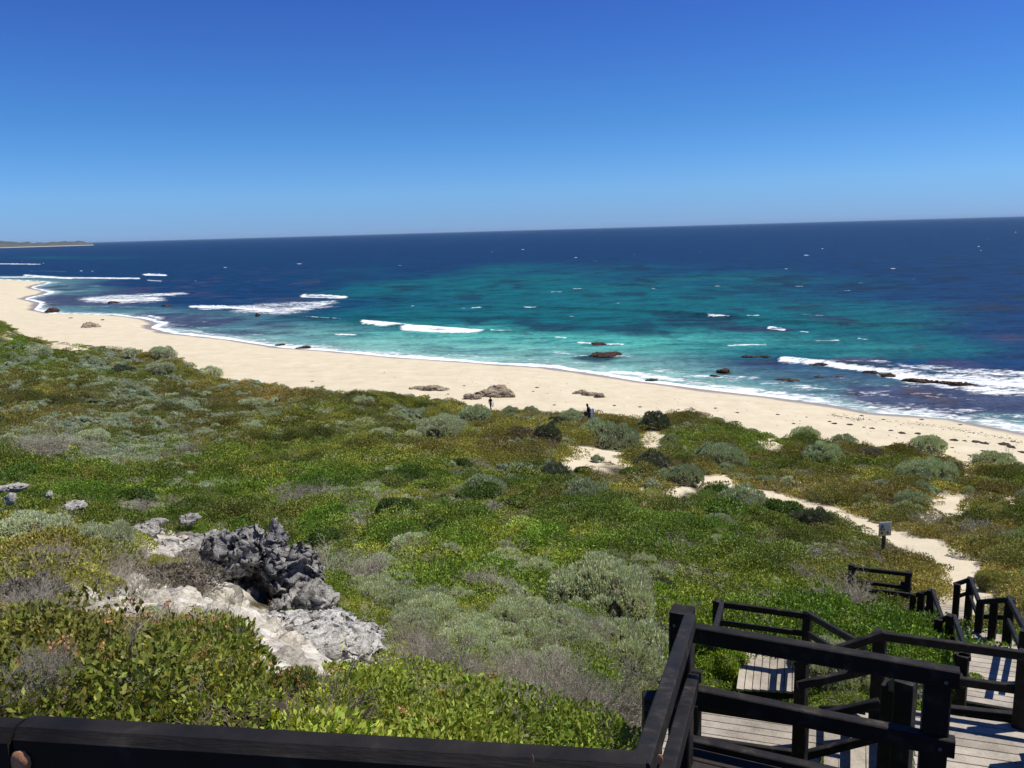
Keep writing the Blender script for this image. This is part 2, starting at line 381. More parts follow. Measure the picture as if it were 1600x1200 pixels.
def scree_mask(x, y, z):
    px, py = to_pixels(x, y, z); m = np.zeros(x.shape)
    for cx, cy, a, b, s in [(250, 860, 75, 32, 1), (350, 905, 110, 60, .8), (200, 935, 110, 28, 1), (475, 1012, 118, 42, 1.3), (60, 950, 90, 16, .7), (390, 970, 70, 30, .8), (720, 1115, 40, 10, .7), (300, 940, 90, 35, .7)]:
        m = np.maximum(m, s * np.exp(-(((px - cx) / a) ** 2 + ((py - cy) / b) ** 2)) * (y > 0) * (np.hypot(x, y) < 20))
    return np.clip((m - 0.40 + 0.25 * fbm(x / .5, y / .5, o=3, s=33)) * 4, 0, 1)

def nonuni(lo, hi, n):
    a = np.linspace(lo, hi, n)
    o1 = np.linspace(hi, math.pi, 34)[1:]; o0 = np.linspace(-math.pi, lo, 34)[:-1]
    return np.concatenate([o0, a, o1])
def polar_grid(az, R):
    A, Rr = np.meshgrid(az, R); x = Rr * np.sin(A); y = Rr * np.cos(A); nr, nc = x.shape
    i = np.arange(nr - 1)[:, None] * nc + np.arange(nc - 1)[None]
    Q = np.stack([i, i + 1, i + nc + 1, i + nc], -1).reshape(-1, 4)[:, ::-1]
    return x.ravel(), y.ravel(), Q
Rg = np.concatenate([np.exp(np.linspace(math.log(0.6), math.log(75), 210)), 1 / np.linspace(1 / 75.7, 1 / 1100, 190)])
gx, gy, gQ = polar_grid(nonuni(-0.70, 0.70, 430), Rg)
gsd = shore_sd(gx, gy)
gz, is_dune = ground_z(gx, gy, gsd)
m_sand = sand_mask(gx, gy, gz); m_scree = scree_mask(gx, gy, gz)
gz = gz + m_scree * (0.10 * np.abs(fbm(gx / .25, gy / .25, o=3, s=44)) + .10 * fbm(gx / .7, gy / .7, o=2, s=45))
foot = fbm(gx / 0.9, gy / 0.9, o=2, s=61) * sstep(4, 9, gsd) * (~is_dune)
gz = gz + 0.035 * foot
me = npmesh('ground', np.stack([gx, gy, gz], 1), gQ, smooth=True, attrs={
    'veg': is_dune * (1 - m_sand) * (1 - m_scree), 'scree': m_scree, 'sd': gsd})
g = M('ground', 0.9, 0.15)
sandc = g.ramp(g.noise(g.pos(), 0.35, 6, 0.6), [(0.3, (0.56, 0.48, 0.335)), (0.7, (0.66, 0.585, 0.425))])
grit = g.noise(g.pos(), 3.5, 5, 0.7)
sandc = g.mix(g.mrange(grit, 0.60, 0.78), sandc, (0.42, 0.33, 0.21))
wet = g.mrange(g.math('ADD', g.attr('sd', out='Fac'), g.math('MULTIPLY', g.math('SUBTRACT', g.noise(g.pos(), .12, 3), .5), 5)), 1.2, 3.6, 1.0, 0.0)
sandc = g.mix(wet, sandc, (0.30, 0.245, 0.19))
litter = g.ramp(g.noise(g.pos(), 6, 5, 0.7), [(0.3, (0.028, 0.025, 0.012)), (0.55, (0.07, 0.058, 0.03)), (0.75, (0.16, 0.125, 0.07))])
limec = g.ramp(g.noise(g.pos(), 7, 8, 0.8), [(0.34, (0.10, 0.09, 0.08)), (0.44, (0.36, 0.33, 0.28)), (0.55, (0.58, 0.54, 0.46)), (0.68, (0.68, 0.64, 0.56))])
cc = g.mix(g.attr('veg', out='Fac'), sandc, litter); cc = g.mix(g.attr('scree', out='Fac'), cc, limec); g.color(cc)
g.l(g.mrange(wet, 0, 1, 0.9, 0.35), g.b.inputs['Roughness'])
g.bump(g.math('ADD', g.noise(g.pos(), 1.6, 5, 0.65), g.math('MULTIPLY', g.noise(g.pos(), 14, 3, 0.6), 0.15)), 0.6, 0.10)
tag(link('ground', me, mat=g.m), kind='structure')

# ------------------------------------------------------------------ the sea
az_s = nonuni(-0.68, 0.68, 860)
Rs = 1 / np.linspace(1 / 72, 1 / 60000, 400)
sx, sy, sQ = polar_grid(az_s, Rs)
ssd = -shore_sd(sx, sy)                                      # metres out from the waterline
cx_, cy_ = to_pixels(sx, sy, np.zeros_like(sx))  # sea colour and foam masks are laid out in these image pixels
SR = np.hypot(sx, sy)
def blob(cx, cy, a, b): return np.exp(-(((cx_ - cx) / a) ** 2 + ((cy_ - cy) / b) ** 2)) * (sy > 0)
wn1 = fbm(sx / 60, sy / 60, o=4, s=71); wn2 = fbm(sx / 16, sy / 26, o=4, s=81); wn3 = fbm(sx / 260, sy / 420, o=3, s=91)
def mixc(c, col, w): return c * (1 - w[:, None]) + np.array(col)[None] * w[:, None]
col = np.tile(np.array([0.0020, 0.033, 0.098]), (len(sx), 1))
col = mixc(col, (0.0025, 0.036, 0.108), np.clip(0.5 + wn3, 0, 1) * sstep(600, 3000, SR))
turq = np.clip(1.05 * blob(860, 500, 420, 62) + 0.45 * blob(1330, 505, 260, 48) + .24 * blob(900, 430, 520, 30) + .35 * blob(90, 403, 230, 5) + .4 * blob(1450, 545, 160, 20) - 0.12, 0, 1)
turq = np.clip(turq + 0.38 * wn1 * sstep(0, .35, turq), 0, 1)
col = mixc(col, (0.002, 0.100, 0.120), sstep(.05, .62, turq))
col = mixc(col, (0.06, 0.33, 0.28), sstep(.5, 1.15, turq * (0.35 + 0.8 * (1 - sstep(20, 95, ssd))) + 0.25 * wn1 + .3 * blob(640, 535, 260, 20)))
shal = (1 - sstep(3, 48, ssd + 12 * wn1)) * (0.5 + 0.5 * sstep(350, 500, cx_) * (1 - sstep(1050, 1200, cx_)))
col = mixc(col, (0.20, 0.42, 0.36), 0.85 * shal)
shal2 = 1 - sstep(0, 9, ssd)
col = mixc(col, (0.36, 0.47, 0.43), 0.6 * shal2)
REEF = [(1500, 622, 170, 30, 1.35), (1560, 600, 60, 10, .6), (1330, 565, 80, 9, .8), (1240, 600, 90, 10, .6), (1200, 515, 110, 7, .9), (1190, 568, 60, 5, .8), (1130, 583, 22, 8, .9), (930, 560, 45, 7, .9), (1090, 520, 30, 4, .6),
        (300, 500, 150, 12, 1.0), (120, 470, 110, 14, 1.0), (420, 520, 110, 8, .7), (240, 455, 120, 10, .6), (90, 450, 80, 8, .7), (500, 490, 120, 6, .55), (560, 532, 70, 4, .5), (850, 510, 60, 3, .6), (880, 517, 50, 3, .4), (790, 480, 60, 2.5, .5),
        (1020, 497, 90, 3, .5), (1300, 450, 200, 8, .6), (1500, 480, 130, 12, .7), (1560, 530, 90, 12, .8), (1420, 540, 90, 6, .5), (600, 468, 60, 3, .6), (760, 522, 40, 2, .5), (960, 470, 80, 3, .4), (1420, 585, 120, 8, .6)]
reef = np.zeros(len(sx))
for a in REEF: reef = np.maximum(reef, a[4] * blob(*a[:4]))
rn = fbm(sx / 9, sy / 14, o=4, s=101)
reef = np.clip((reef + 0.55 * rn - 0.42) * 3.0, 0, 1) * (ssd > 2)
rnd_reef = np.clip((wn2 * 1.3 + .4 * rn - 0.33) * 4, 0, 1) * sstep(6, 40, ssd) * (1 - sstep(420, 900, SR)) * .95
purp = np.clip(np.clip(sstep(1080, 1300, cx_ + 60 * wn1) + 1 - sstep(430, 600, cx_ + 60 * wn1), 0, 1) * (sstep(440, 560, cy_) + (cx_ < 500)), 0, 1)[:, None]
reefc = np.array([[0.005, 0.026, 0.05]]) * (1 - purp) + np.array([[0.040, 0.045, 0.100]]) * purp
w_ = np.maximum(reef * .88, rnd_reef * .7)[:, None]
col = col * (1 - w_) + reefc * w_
brown = np.clip(reef * 1.0 * sstep(.1, .5, fbm(sx / 5, sy / 7, o=3, s=131)) * ((cx_ > 1250) & (cy_ > 560)), 0, 1)
col = mixc(col, (0.075, 0.05, 0.05), .6 * brown)
# foam streaks: polylines in image pixels, half thickness, strength
FOAM = [([(-50, 433), (60, 433), (110, 435)], 1.6, 1.1), ([(40, 430), (100, 434), (215, 435)], 1.6, 1.2), ([(-40, 412), (62, 413)], 1.2, 1.0), ([(50, 423), (100, 424)], 2, .6),
        ([(142, 466), (180, 463), (285, 459)], 4, .92), ([(145, 468), (190, 469), (240, 467)], 8, .98), ([(228, 429), (256, 430)], 1.8, 1.3), ([(232, 438), (250, 439)], 1.2, 1.1),
        ([(300, 479), (350, 480), (420, 484)], 2.0, 1.3), ([(385, 484), (440, 486), (500, 476)], 9, .94), ([(320, 482), (470, 474), (520, 472)], 5, .85), ([(475, 463), (505, 464), (538, 465)], 2.0, 1.3),
        ([(476, 496), (520, 498), (548, 500)], 1.6, 1.2), ([(572, 505), (600, 508), (638, 509)], 2.6, 1.3), ([(635, 513), (700, 517), (745, 518)], 3.6, 1.4), ([(770, 519), (798, 520)], 1.8, 1.2), ([(526, 522), (555, 523)], 1.4, 1.1),
        ([(870, 527), (882, 528)], 1.6, 1.1), ([(905, 535), (940, 538), (972, 538)], 1.6, 1.1), ([(1140, 540), (1195, 539)], 1.3, 1.1), ([(1205, 512), (1222, 514)], 2, 1.3), ([(1252, 518), (1262, 519)], 1.2, 1.2),
        ([(820, 480), (850, 481)], 1.1, 1.0), ([(1108, 495), (1138, 496)], 1.2, 1.2), ([(1255, 491), (1300, 494)], 1, .8), ([(1275, 531), (1310, 531)], 1.2, 1), ([(1342, 529), (1354, 530)], 1.2, 1.1), ([(870, 551), (900, 555), (980, 556)], 3.5, .8),
        ([(1228, 564), (1290, 569), (1350, 578), (1400, 583)], 4.2, 1.15), ([(1290, 566), (1360, 562), (1420, 574)], 5, .75), ([(1400, 584), (1440, 594), (1520, 596), (1640, 604)], 10, 1.12), ([(1420, 575), (1500, 580), (1640, 585)], 9, .84),
        ([(1480, 600), (1560, 612), (1660, 618)], 10, .92), ([(1200, 600), (1280, 608), (1400, 618)], 8, .72), ([(1280, 585), (1350, 600), (1420, 605)], 8, .6), ([(1400, 630), (1500, 640), (1640, 655)], 8, .66), ([(1350, 612), (1450, 615), (1560, 632)], 9, .62),
        ([(960, 580), (1020, 588), (1100, 600), (1200, 613), (1280, 625)], 6, .95), ([(1020, 575), (1080, 588), (1150, 594)], 7, .72), ([(680, 552), (780, 560), (880, 563), (960, 575)], 4, .72), ([(260, 512), (330, 522), (430, 536), (520, 543)], 5, .80),
        ([(250, 497), (235, 494)], 3, 1.0), ([(240, 505), (300, 510), (420, 525)], 5, .62), ([(440, 538), (520, 545), (600, 553)], 3, .85), ([(1090, 588), (1140, 590), (1180, 590)], 4, .9), ([(80, 480), (160, 478), (260, 482)], 4, .6), ([(100, 445), (160, 447)], 3, .6), ([(480, 500), (560, 516), (700, 534)], 8, .42), ([(720, 540), (860, 545), (1000, 560)], 8, .42), ([(300, 500), (400, 512)], 7, .5)]
foam = np.zeros(len(sx)); img_xy = np.stack([cx_, cy_ * 4], 1)
vis = (sy > 0) & (SR < 2500)
for pl, th, st in FOAM:
    P = np.array(pl, float); P[:, 1] *= 4
    d = np.full(len(sx), 1e9); d[vis] = seg_dist(cx_[vis], cy_[vis] * 4, P)
    foam = np.maximum(foam, st * np.exp(-(d / (th * 4)) ** 2))
wash = np.exp(-((ssd - 1.0 - 1.4 * fbm(sx / 9, sy / 9, o=2, s=141)) / 1.1) ** 2) * (0.70 + .45 * fbm(sx / 26, sy / 26, o=2, s=143)) * (1 - .8 * sstep(1180, 1330, cx_)) * (1 - .35 * (cx_ < 220)) + 0.46 * (1 - sstep(2, 15, ssd)) * (1 + .5 * fbm(sx / 20, sy / 20, o=2, s=145)) + .26 * (1 - sstep(10, 55, ssd))
foam = np.maximum(foam, wash * (SR < 2500))
caps = np.clip((fbm(sx / 9.5, sy / 3.2, o=2, s=151) - 0.68) * 7, 0, 1.1) * sstep(25, 90, ssd) * (1 - sstep(1600, 3500, SR))
foam = np.maximum(foam, caps * 0.9)
# wave relief
kx, ky = -0.42, -0.91
ph = (sx * kx + sy * ky)
zs = 0.14 * np.sin(ph / 2.9 + 2.2 * fbm(sx / 23, sy / 23, o=2, s=161)) * sstep(12, 60, ssd) * (1 - sstep(500, 1200, SR))
zs += 0.10 * fbm(sx / 2.5, sy / 1.8, o=2, s=171) * sstep(4, 20, ssd) * (1 - sstep(250, 500, SR)) + 0.015 * np.clip(wn2, -1, 1)
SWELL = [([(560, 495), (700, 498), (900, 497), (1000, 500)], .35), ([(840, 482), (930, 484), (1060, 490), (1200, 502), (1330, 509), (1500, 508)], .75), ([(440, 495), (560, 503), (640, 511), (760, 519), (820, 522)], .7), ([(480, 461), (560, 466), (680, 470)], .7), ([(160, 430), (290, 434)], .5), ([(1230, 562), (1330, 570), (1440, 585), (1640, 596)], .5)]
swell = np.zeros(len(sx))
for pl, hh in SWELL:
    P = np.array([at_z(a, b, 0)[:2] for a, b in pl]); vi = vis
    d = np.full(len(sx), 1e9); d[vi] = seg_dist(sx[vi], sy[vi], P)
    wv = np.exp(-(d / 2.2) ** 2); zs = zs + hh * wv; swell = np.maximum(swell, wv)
col = mixc(col, (0.003, 0.045, 0.05), 0.75 * swell * (foam < .7))  # dark green shade of the raised swells, put into the water colour
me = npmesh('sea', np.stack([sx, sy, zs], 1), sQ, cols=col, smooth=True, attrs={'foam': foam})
w = M('sea_water', 0.3, 0.06); w.b.inputs['IOR'].default_value = 1.33
p1 = w.pos((1, 1.7, 1))
rip = w.noise(p1, 0.9, 6, 0.62); rip2 = w.noise(w.pos((0.25, 0.55, 1)), 0.35, 5, 0.6)
fine = w.noise(w.pos((0.9, 1.6, 1)), 0.8, 8, 0.72)
vari = w.mrange(w.math('ADD', w.math('MULTIPLY', fine, 0.6), w.math('MULTIPLY', rip2, 0.4)), 0.38, 0.62, 0.5, 1.6, False)
vv = w.node('CombineColor'); [w.l(vari, vv.inputs[i]) for i in range(3)]
wc = w.mix(1.0, w.attr('col'), vv.outputs[0], 'MULTIPLY')
weed = w.math('ADD', w.math('MULTIPLY', w.noise(w.pos((0.05, 0.12, 1)), 1.0, 6, 0.68, 0.8), 0.6), w.math('MULTIPLY', w.noise(w.pos((0.2, 0.5, 1)), 1.0, 5, 0.7), 0.4))
wc = w.mix(w.math('MULTIPLY', w.mrange(weed, 0.48, 0.58), 0.62), wc, w.mix(1.0, wc, (0.28, 0.36, 0.55), 'MULTIPLY'))
fa = w.attr('foam', out='Fac'); fn = w.math('ADD', w.math('MULTIPLY', w.noise(w.pos((0.55, 1.0, 1)), 1.1, 8, 0.72, 0.6), 0.55), w.math('MULTIPLY', w.noise(w.pos((0.35, 0.8, 1)), 0.28, 6, 0.7, 0.8), 0.45))
fm = w.mrange(w.math('ADD', fa, w.math('MULTIPLY', w.math('SUBTRACT', fn, 0.5), 3.4)), 0.66, 1.08)
fm = w.math('MULTIPLY', fm, w.mrange(fa, 0.1, 0.35))
w.color(w.mix(fm, wc, (0.80, 0.83, 0.84)))
w.l(w.mrange(fm, 0, 1, 0.26, 0.8), w.b.inputs['Roughness'])
w.bump(w.math('ADD', w.math('ADD', rip, rip2), w.math('MULTIPLY', fm, 0.3)), 0.55, 0.45)
w.b.inputs['Specular IOR Level'].default_value = 0.0
frn = w.node('Fresnel'); frn.inputs['IOR'].default_value = 1.33
gls = w.node('BsdfGlossy'); gls.inputs['Roughness'].default_value = 0.32; bmp_ = [n_ for n_ in w.n.nodes if n_.type == 'BUMP'][0]; w.l(bmp_.outputs[0], gls.inputs['Normal']); w.l(bmp_.outputs[0], frn.inputs['Normal'])
mxs = w.node('MixShader'); w.l(w.math('MULTIPLY', w.mrange(frn.outputs[0], 0.02, 1.0, 0.02, 0.085, False), w.math('SUBTRACT', 1.0, fm)), mxs.inputs[0]); w.l(w.b.outputs[0], mxs.inputs[1]); w.l(gls.outputs[0], mxs.inputs[2]); w.l(mxs.outputs[0], w.n.nodes['Material Output'].inputs['Surface'])
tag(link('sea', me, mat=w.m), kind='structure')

# breaking waves: lumpy ridges of white water
foamm = M('white_water', 0.85, 0.15); foamm.color(foamm.ramp(foamm.noise(foamm.pos(), 0.9, 6, 0.7), [(0.25, (0.42, 0.56, 0.58)), (0.42, (0.78, 0.82, 0.83)), (0.7, (0.86, 0.87, 0.87))]))
foamm.bump(foamm.noise(foamm.pos(), 1.5, 6, 0.7), 0.8, 0.3)
def breaker(pl, wdt, hgt, label, seed):
    wdt *= .55; hgt *= .75
    P = np.array([at_z(a, b, 0)[:2] for a, b in pl]); sl = np.concatenate([[0], np.cumsum(np.hypot(*np.diff(P, axis=0).T))])
    L = sl[-1]; n = max(24, int(L / 0.35)); m = 12; t = np.linspace(0, L, n)
    cx = np.interp(t, sl, P[:, 0]); cy = np.interp(t, sl, P[:, 1]); dx = np.gradient(cx); dy = np.gradient(cy); q = np.hypot(dx, dy); nx, ny = dy / q, -dx / q
    env = np.clip(np.minimum(t, L - t) / (0.18 * L), 0, 1) ** 0.5 * (0.65 + 0.5 * fbm(t / 2.3, t * 0 + seed, o=3, s=seed))
    V = []
    for j in range(m):
        s = j / (m - 1) * 2 - 1; hh = (1 - s * s) ** 0.6
        off = s * wdt * 0.5 * env + 0.35 * wdt * fbm(t / 3.1, t * 0 + 3.3, o=2, s=seed + 7) 
        X = cx + nx * off; Y = cy + ny * off
        Z = hgt * hh * env * (0.8 + 0.5 * fbm(X / .6, Y / .6, o=3, s=seed + 3)) + hgt * .3 * hh - 0.12
        V.append(np.stack([X, Y, Z], 1))
    V = np.concatenate(V); i = np.arange(m - 1)[:, None] * n + np.arange(n - 1)[None]
    Q = np.stack([i, i + 1, i + n + 1, i + n], -1).reshape(-1, 4)
    c = V.mean(0); c[2] = 0
    o = link('breaking_wave', npmesh('breaking_wave', V - c, Q, smooth=True), mat=foamm.m); o.location = c
    tag(o, label, 'wave', 'breaking waves on the reef')
breaker([(475, 463), (505, 464), (538, 465.5)], 3.2, 1.1, 'short white breaker curling at the outer reef beyond the big foam patch', 3)
breaker([(572, 504.5), (600, 507), (638, 508)], 2.4, 0.8, 'small white breaker just beyond the longest breaker in the turquoise water', 5)
breaker([(635, 512.5), (690, 516), (745, 517.5)], 3.4, 0.95, 'longest unbroken white roller in the turquoise water off the beach', 7)
breaker([(770, 518.5), (798, 519.5)], 1.2, 0.5, 'tiny white breaker at the seaward tip of the long roller', 9)
breaker([(300, 478), (345, 479), (420, 483)], 3.0, 0.8, 'thin breaking crest leading into the broad foam patch', 11)
breaker([(228, 428.5), (256, 429.5)], 4, 1.2, 'small white breaker far out above its twin line of foam', 13)
breaker([(478, 495), (515, 497.5), (548, 499.5)], 1.4, 0.5, 'thin white breaking line between the foam patch and turquoise water', 15)
breaker([(1232, 563), (1290, 568), (1340, 576)], 1.3, 0.45, 'white wave spilling over the brown reef shelf near the shore', 17)
breaker([(1425, 589), (1500, 593), (1640, 601)], 1.8, 0.5, 'broad white wave breaking along the long brown reef edge', 19)
breaker([(1203, 512.5), (1224, 514)], 0.8, 0.45, 'lone white splash over the dark submerged reef offshore', 21)
breaker([(-30, 412), (20, 412.5), (62, 413)], 5, 0.9, 'most distant white breaker line toward the far headland', 23)
breaker([(40, 430), (100, 434), (215, 435)], 3.5, 0.7, 'long thin white breaker off the far cove', 25)

# far headland
hz = []
def headland():
    az0, az1 = [math.atan2(*at_R(p, 380, 7000)[:2]) for p in (-520, 146)]
    n, m = 260, 26; A = np.linspace(az0, az1, n); V = []
    for j in range(m):
        t = j / (m - 1); R = 7000 + 900 * t
        e = np.clip((A[-1] - A) / 0.012, 0, 1) ** .6
        prof = 66 * (1 - 0.42 * sstep(-0.56, -0.5, A)) * (0.85 + .16 * fbm(A * 60, A * 0, o=4, s=3)) + 10 * fbm(A * 220, A * 0 + t, o=3, s=8)
        h = np.where(t < 0.12, -2 + 9 * (t / .12), 7 + (prof - 7) * np.sin(min(1, (t - .12) / .5) * math.pi / 2) * e)
        if t > .75: h = h * (1 - (t - .75) * 3)
        V.append(np.stack([R * np.sin(A), R * np.cos(A), h], 1))
    V = np.concatenate(V); i = np.arange(m - 1)[:, None] * n + np.arange(n - 1)[None]
    Q = np.stack([i, i + 1, i + n + 1, i + n], -1).reshape(-1, 4)
    mm = M('headland', 0.95, 0.1); sep = mm.node('SeparateXYZ'); gg = mm.node('NewGeometry'); mm.l(gg.outputs['Position'], sep.inputs[0])
    n_ = mm.noise(mm.pos(), 0.004, 5, 0.6)
    mm.color(mm.mix(mm.mrange(sep.outputs[2], 3, 5), (0.48, 0.42, 0.34), mm.ramp(n_, [(0.35, (0.07, 0.08, 0.06)), (0.7, (0.13, 0.125, 0.10))])))
    tag(link('headland', npmesh('headland', V, Q[:, ::-1], smooth=True), mat=mm.m), kind='structure')
headland()

# ------------------------------------------------------------------ rocks
def ico(sub):
    import bmesh
    bm = bmesh.new(); bmesh.ops.create_icosphere(bm, subdivisions=sub, radius=1)
    V = np.array([v.co[:] for v in bm.verts]); Q = np.array([[v.index for v in f.verts] for f in bm.faces]); bm.free(); return V, Q
ICO = {s: ico(s) for s in (2, 3, 4, 5, 6, 7)}
rockm = M('pitted_limestone', 0.95, 0.12); rc = rockm.attr('col')
rn_ = rockm.noise(rockm.pos(), 14, 8, 0.75); rockm.color(rockm.mix(rockm.mrange(rn_, 0.36, 0.6, 1, 0), rc, rockm.mix(1.0, rc, (0.42, 0.42, 0.44), 'MULTIPLY')))
rockm.bump(rockm.math('ADD', rockm.noise(rockm.pos(), 9, 8, 0.75), rockm.noise(rockm.pos(), 38, 4, 0.7)), 0.9, 0.05)
def unit0(v): return v / np.linalg.norm(v, axis=1)[:, None]
ROCKS = []
def rock(name, c, size, rz, sub, seed, jag, gray, label, cat='rock', cave=None, white=(0.68, 0.65, 0.58), dark=(0.46, 0.44, 0.40), group=None, sharp=1.0, parent=None, flat=0.0):
    V, Q = ICO[sub]; N = V.copy(); V = V.copy(); jag = jag * 1.05
    s = np.array(size, float); P = V * s
    f = 1.0 / max(s) * 1.0
    q = P / max(s)
    big = fbm(q[:, 0] * 2 + seed, q[:, 1] * 2, q[:, 2] * 2, o=2, s=seed)
    rid = 1 - np.abs(fbm(q[:, 0] * 5 + seed, q[:, 1] * 5, q[:, 2] * 5, o=3, s=seed + 3)) * 2
    pit = 1 - np.abs(fbm(q[:, 0] * 13, q[:, 1] * 13 + seed, q[:, 2] * 13, o=3, s=seed + 5)) * 2
    fin = fbm(q[:, 0] * 30, q[:, 1] * 30 + seed, q[:, 2] * 30, o=2, s=seed + 6)
    disp = 0.38 * big + jag * (0.26 * (rid - .6) + 0.20 * (pit - .6) * sharp + 0.12 * fin)
    rg_ = np.random.default_rng(seed); nl = 9; lc = unit0(rg_.normal(size=(nl, 3))) * rg_.uniform(.35, .62, (nl, 1)); lr = rg_.uniform(.34, .55, nl)
    b_ = V @ lc.T; disc = b_ ** 2 - (np.sum(lc ** 2, 1)[None] - lr[None] ** 2); ex = np.where(disc > 0, b_ + np.sqrt(np.maximum(disc, 0)), 0); r_ = np.maximum(ex.max(1), .55)
    P = V * r_[:, None] * s * 1.12; q = P / max(s)
    def vec(f_, o_, sd_): return np.stack([fbm(q[:, 0] * f_ + 11.1 * k_, q[:, 1] * f_ + 5.7 * k_, q[:, 2] * f_ - 3.1 * k_, o=o_, s=sd_ + k_) for k_ in range(3)], 1)
    ms = (min(s) * .6 + max(s) * .4)
    P = P + ms * jag * (0.24 * vec(2.6, 2, seed + 20) + 0.15 * vec(7, 2, seed + 30) + 0.12 * vec(15, 2, seed + 40) + 0.075 * vec(33, 2, seed + 50)) + N * (ms * jag * (.13 * (pit - .6) * sharp + .05 * fin))[:, None]
    if cave:
        for (cd, cw, cs) in cave:
            cd = np.array(cd, float); cd /= np.linalg.norm(cd); dd = N @ cd
            P -= cd[None] * (cs * max(s) * sstep(cw, 1.0, dd))[:, None]
    P[:, 2] = np.where(P[:, 2] > 0, P[:, 2] * (1 - flat), P[:, 2])
    gmask = np.clip(gray + 0.9 * fbm(q[:, 0] * 4, q[:, 1] * 4, q[:, 2] * 4, o=4, s=seed + 11) + 0.25 * q[:, 2], 0, 1)
    v = 0.95 + 0.5 * fbm(q[:, 0] * 20, q[:, 1] * 20, q[:, 2] * 20, o=3, s=seed + 13)
    blk = sstep(.12, .42, fbm(q[:, 0] * 6 + 3, q[:, 1] * 6, q[:, 2] * 6, o=4, s=seed + 17)) * np.clip(gray + .3, 0, 1) * .75 * (sub > 3)
    cols = (1 - blk[:, None]) * (np.array(white)[None] * (1 - gmask[:, None]) + np.array(dark)[None] * gmask[:, None]) * v[:, None] + blk[:, None] * .07
    o = link(name, npmesh(name, P, Q, cols=cols, smooth=False), parent, rockm.m)
    o.location = c; o.rotation_euler = (0, 0, rz); ROCKS.append((c[0], c[1], .85 * (size[0] + size[1]) / 2))
    if label: tag(o, label, cat, group)
    return o
def rock_at(px, py, R, size, lift=0.0, **kw):
    c = at_R(px, py, R); c[2] += lift; az = math.atan2(c[0], c[1]); return rock(c=c, size=size, rz=-az + kw.pop('tw', 0), **kw)

rock_at(400, 925, 8.8, (0.64, 0.52, 0.56), name='limestone_boulder', sub=7, seed=4, jag=1.0, gray=0.6, dark=(.34, .335, .33), lift=0.05,
        cave=[((-0.35, -0.85, -0.1), 0.62, 0.75)], label='big jagged grey limestone boulder with a dark hollow, crowning the rocky knoll')
rock_at(478, 955, 7.9, (0.34, 0.28, 0.26), name='limestone_boulder', sub=5, seed=14, jag=1.0, gray=0.5, cave=[((-0.2, -0.9, -0.2), .4, .3)],
        label='smaller dark grey rock jutting at the foot of the big hollowed boulder')
rock_at(468, 1018, 7.2, (0.85, 0.66, 0.30), name='limestone_ledge', sub=6, seed=24, jag=0.9, gray=-0.3, white=(.82, .79, .72), dark=(.5, .49, .46), flat=.3, lift=.12, label='pale white pitted limestone shelf below the big grey boulder')
rock_at(545, 1035, 6.9, (0.34, 0.3, 0.14), name='limestone_ledge', sub=5, seed=25, jag=0.9, gray=0.0, flat=.3, lift=.04, label='tapering grey and white tip of the limestone shelf among silver scrub')
rock_at(345, 945, 8.6, (0.55, 0.4, 0.22), name='limestone_ledge', sub=5, seed=34, jag=0.9, gray=0.12, lift=-.05, label='broken white limestone under the hollow of the big boulder')
rock_at(258, 872, 10.6, (0.60, 0.40, 0.20), name='limestone_ledge', sub=5, seed=44, jag=1.0, gray=0.25, lift=-.03, label='white and grey limestone slab at the crest of the knoll')
rock_at(330, 862, 11.0, (0.42, 0.4, 0.26), name='limestone_boulder', sub=5, seed=54, jag=1.0, gray=0.45, lift=-.02, label='grey spiky limestone behind the green cushion on the knoll crest')
rock_at(205, 842, 11.3, (0.5, 0.35, 0.14), name='limestone_ledge', sub=5, seed=64, jag=.9, gray=0.15, lift=-.02, label='chalk white rubble outcrop where the knoll meets grey twigs')
rock_at(295, 818, 12.2, (0.17, 0.12, 0.08), name='limestone_boulder', sub=4, seed=74, jag=1.0, gray=0.7, lift=.05, label='dark grey rock knob sticking up on the knoll skyline')
rock_at(432, 852, 9.6, (0.09, 0.09, 0.20), name='limestone_spike', sub=4, seed=84, jag=.8, gray=0.55, lift=0.15, label='small upright limestone spike standing on top of the big boulder')
rock_at(232, 915, 9.0, (0.35, 0.22, 0.10), name='limestone_ledge', sub=5, seed=94, jag=.9, gray=0.1, label='low cream limestone rubble between the sandy flat and the yellow green bush')
rock_at(245, 820, 11.8, (0.15, 0.1, 0.05), name='limestone_boulder', sub=4, seed=95, jag=.9, gray=0.6, lift=.03, label='low dark grey stone just below the crest of the knoll')
rock_at(12, 766, 12.8, (0.24, 0.16, 0.06), name='limestone_boulder', sub=4, seed=96, jag=.9, gray=0.3, lift=.02, label='split pale grey boulder at the edge of the slope')
rock_at(112, 796, 12.2, (0.22, 0.14, 0.07), name='limestone_boulder', sub=4, seed=97, jag=.9, gray=0.3, lift=.03, label='pale pitted rock peeping above the silver bush on the knoll')
rock_at(77, 779, 12.5, (0.06, 0.06, 0.07), name='limestone_boulder', sub=3, seed=98, jag=.8, gray=0.4, lift=.03, label='tiny upright pale stone between two larger rocks on the slope edge')
rock_at(16, 783, 11.8, (0.08, 0.08, 0.08), name='limestone_boulder', sub=3, seed=99, jag=.8, gray=0.4, lift=.03, label='small pointed grey stone above the silver bush')
rock_at(715, 1118, 5.0, (0.28, 0.2, 0.08), name='limestone_boulder', sub=4, seed=100, jag=.9, gray=0.4, lift=-.02, label='low grey white rock half buried in dry twigs beyond the railing')
